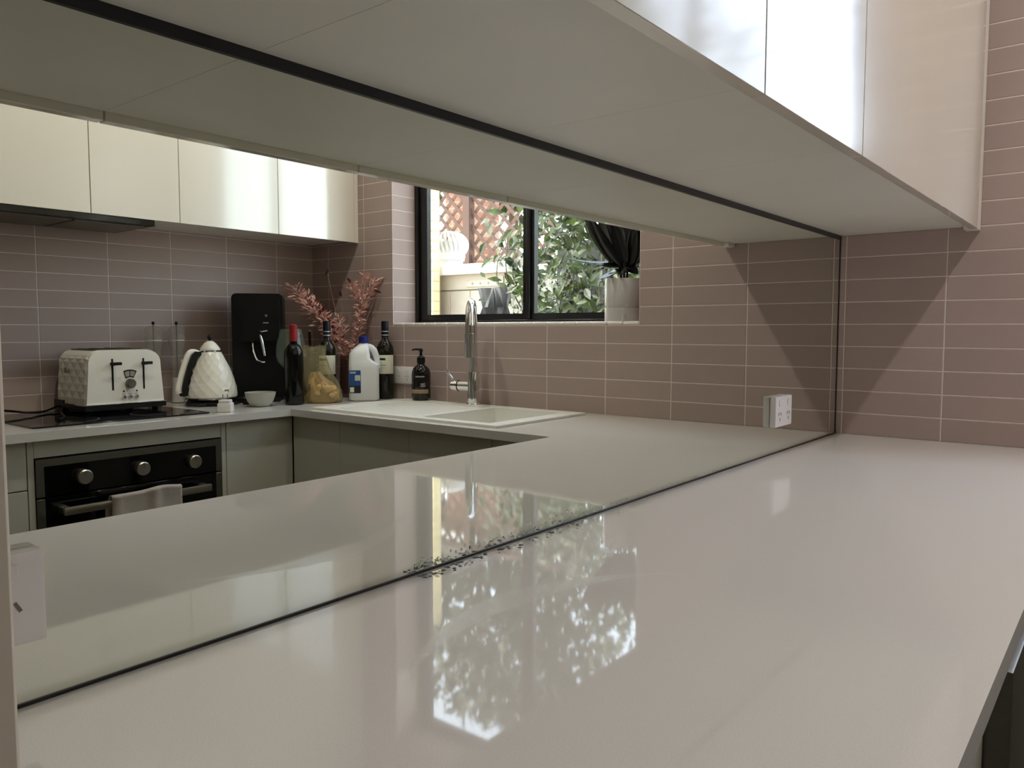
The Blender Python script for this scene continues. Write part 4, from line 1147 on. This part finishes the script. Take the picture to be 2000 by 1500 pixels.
for i in range(5200):
    x = rnd.uniform(-1.6, .92); zt = vine_top(x)
    if x > .5: zt = ZC+.50+.75*(.92-x)+.12*math.sin(x*17)
    z = rnd.uniform(.25, 1)**.75*zt
    y = rnd.uniform(-.28, .36)
    if x > .68 and z < ZC+.66: continue
    d = Vector((rnd.uniform(-1, 1), rnd.uniform(-1, .4), rnd.uniform(-1, .6)))
    l = rnd.uniform(.05, .12)
    lf.leaf(Vector((x, y, z)), d, l*.20, l, Vector((rnd.uniform(-.6, .6), -1, rnd.uniform(0, .9))), cols=2 if i % 3 else 4)
for i in range(240):      # loose tendrils hanging over the shed side
    x = rnd.uniform(.35, .90); z = ZC+rnd.uniform(.55, 1.25)-.35*max(0, x-.6)
    l = rnd.uniform(.06, .13)
    lf.leaf(Vector((x, rnd.uniform(-.2, .35), z)), Vector((rnd.uniform(-1, 1), rnd.uniform(-1, .4), rnd.uniform(-1, .4))), l*.22, l, Vector((rnd.uniform(-.6, .6), -1, rnd.uniform(0, .9))), cols=4)
stuff(lf.build('foliage', VINE, vn, smooth=0))
STEMV = mat('vine_stem', srgb(112, 100, 78), rough=.8, noise=.15)
for i in range(26):
    x = rnd.uniform(-1.5, .95); P = [(x, .1, 0)]
    for k in range(6): x += rnd.uniform(-.12, .12); P.append((x, rnd.uniform(-.05, .2), (k+1)*vine_top(x)/6.3))
    MB().tube(catmull(P, 3), .005, 5).build('vine_stem', STEMV, vn)
DARKF = mat('dark_vine_backing', srgb(44, 46, 44), rough=.7, noise=.2, nscale=10)
fn = thing('wire_fence', 'fence behind the climbing vine with dark cloth added as shade between the leaves', 'fence', (1.9, 2.30, 0))
MB().box(-1.7, .82, 0, .012, 0, ZC+.98).build('cloth', DARKF, fn)  # dark backing added so the gaps between the vine leaves look shaded
for i in range(4): MB().tube([(-1.7+i*.83, .04, 0), (-1.7+i*.83, .04, ZC+.95)], .022, 10).build('post', DSTEEL, fn)
bs_ = MB()
rows = []
for i in range(12):
    u = i/11; rows.append([bs_.bm.verts.new((u*.30, .03*math.sin(9*u+3*k)+.02*rnd.uniform(-1, 1), k*.138)) for k in range(12)])
for p, q in zip(rows, rows[1:]):
    for k in range(11): bs_.face([p[k], q[k], q[k+1], p[k+1]])
o = bs_.build('black_sheet', mat('black_film', srgb(26, 27, 27), rough=.6, noise=.2, nscale=12), loc=(2.64, 1.66, 0), smooth=25)
md = o.modifiers.new('thick', 'SOLIDIFY'); md.thickness = .002
tag(o, 'crinkled black plastic sheet hanging beside the shed', 'sheet')
# tree behind, for the bright gap above the vine
tr = thing('garden_tree', 'loose green tree standing beyond the vine and the lattice', 'tree', (3.5, 5.6, 0))
BARK = mat('bark', srgb(96, 80, 64), rough=.9, noise=.2)
MB().tube([(0, 0, 0), (.05, 0, 2.2), (-.05, .05, 4.4)], [.10, .07, .04], 8).build('trunk', BARK, tr)
for k in range(6):
    a = k*1.05; MB().tube([(0, 0, 3.0+.15*k), (.5*math.cos(a), .5*math.sin(a), 3.7+.15*k)], [.03, .01], 6).build('branch', BARK, tr)
lf = MB()
for i in range(1000):
    a, c = rnd.uniform(0, 6.283), rnd.uniform(-1, 1); rr = rnd.random()**.4
    p = Vector((1.1*rr*math.cos(a)*math.sqrt(1-c*c), 1.0*rr*math.sin(a)*math.sqrt(1-c*c), 4.3+1.2*rr*c))
    l = rnd.uniform(.08, .15)
    lf.leaf(p, Vector((rnd.uniform(-1, 1), rnd.uniform(-1, 1), rnd.uniform(-1, .5))), l*.28, l, Vector((0, -1, .6)), cols=2)
stuff(lf.build('crown', VINE, tr, smooth=0))

# tall trees beyond the lattice, in front of the sky
for k, (x, y, z, rx, rz_, lb) in enumerate(((8.75, 9.4, 5.95, 2.1, 2.3, 'tall dark leafy tree behind the right end of the lattice'), (13.4, 9.4, 6.2, 2.1, 2.4, 'tall dark leafy tree furthest left beyond the cream bricks'))):
    o = thing('tall_tree', lb, 'tree', (x, y, 0), 0, 'tall trees beyond the lattice')
    MB().tube([(0, 0, 0), (.1, 0, z*.5), (0, .1, z)], [.14, .11, .05], 8).build('trunk', BARK, o)
    for q in range(6):
        a = q*1.05+k; MB().tube([(0, 0, z-1.2+.15*q), (rx*.6*math.cos(a), rx*.6*math.sin(a), z-.4+.2*q)], [.05, .015], 6).build('branch', BARK, o)
    lf = MB()
    for i in range(5600):
        a, c = rnd.uniform(0, 6.283), rnd.uniform(-1, 1); rr = rnd.random()**.5*(1+.08*math.sin(3*a+5*c))*(1-abs(c)**5*.6)
        p = Vector((rx*rr*math.cos(a), rx*rr*math.sin(a), z+rz_*c))
        l = rnd.uniform(.18, .34)
        lf.leaf(p, Vector((rnd.uniform(-1, 1), rnd.uniform(-1, 1), rnd.uniform(-1, .5))), l*.30, l, Vector((rnd.uniform(-.5, .5), -1, .6)), cols=2)
    stuff(lf.build('crown', VINE, o, smooth=0))
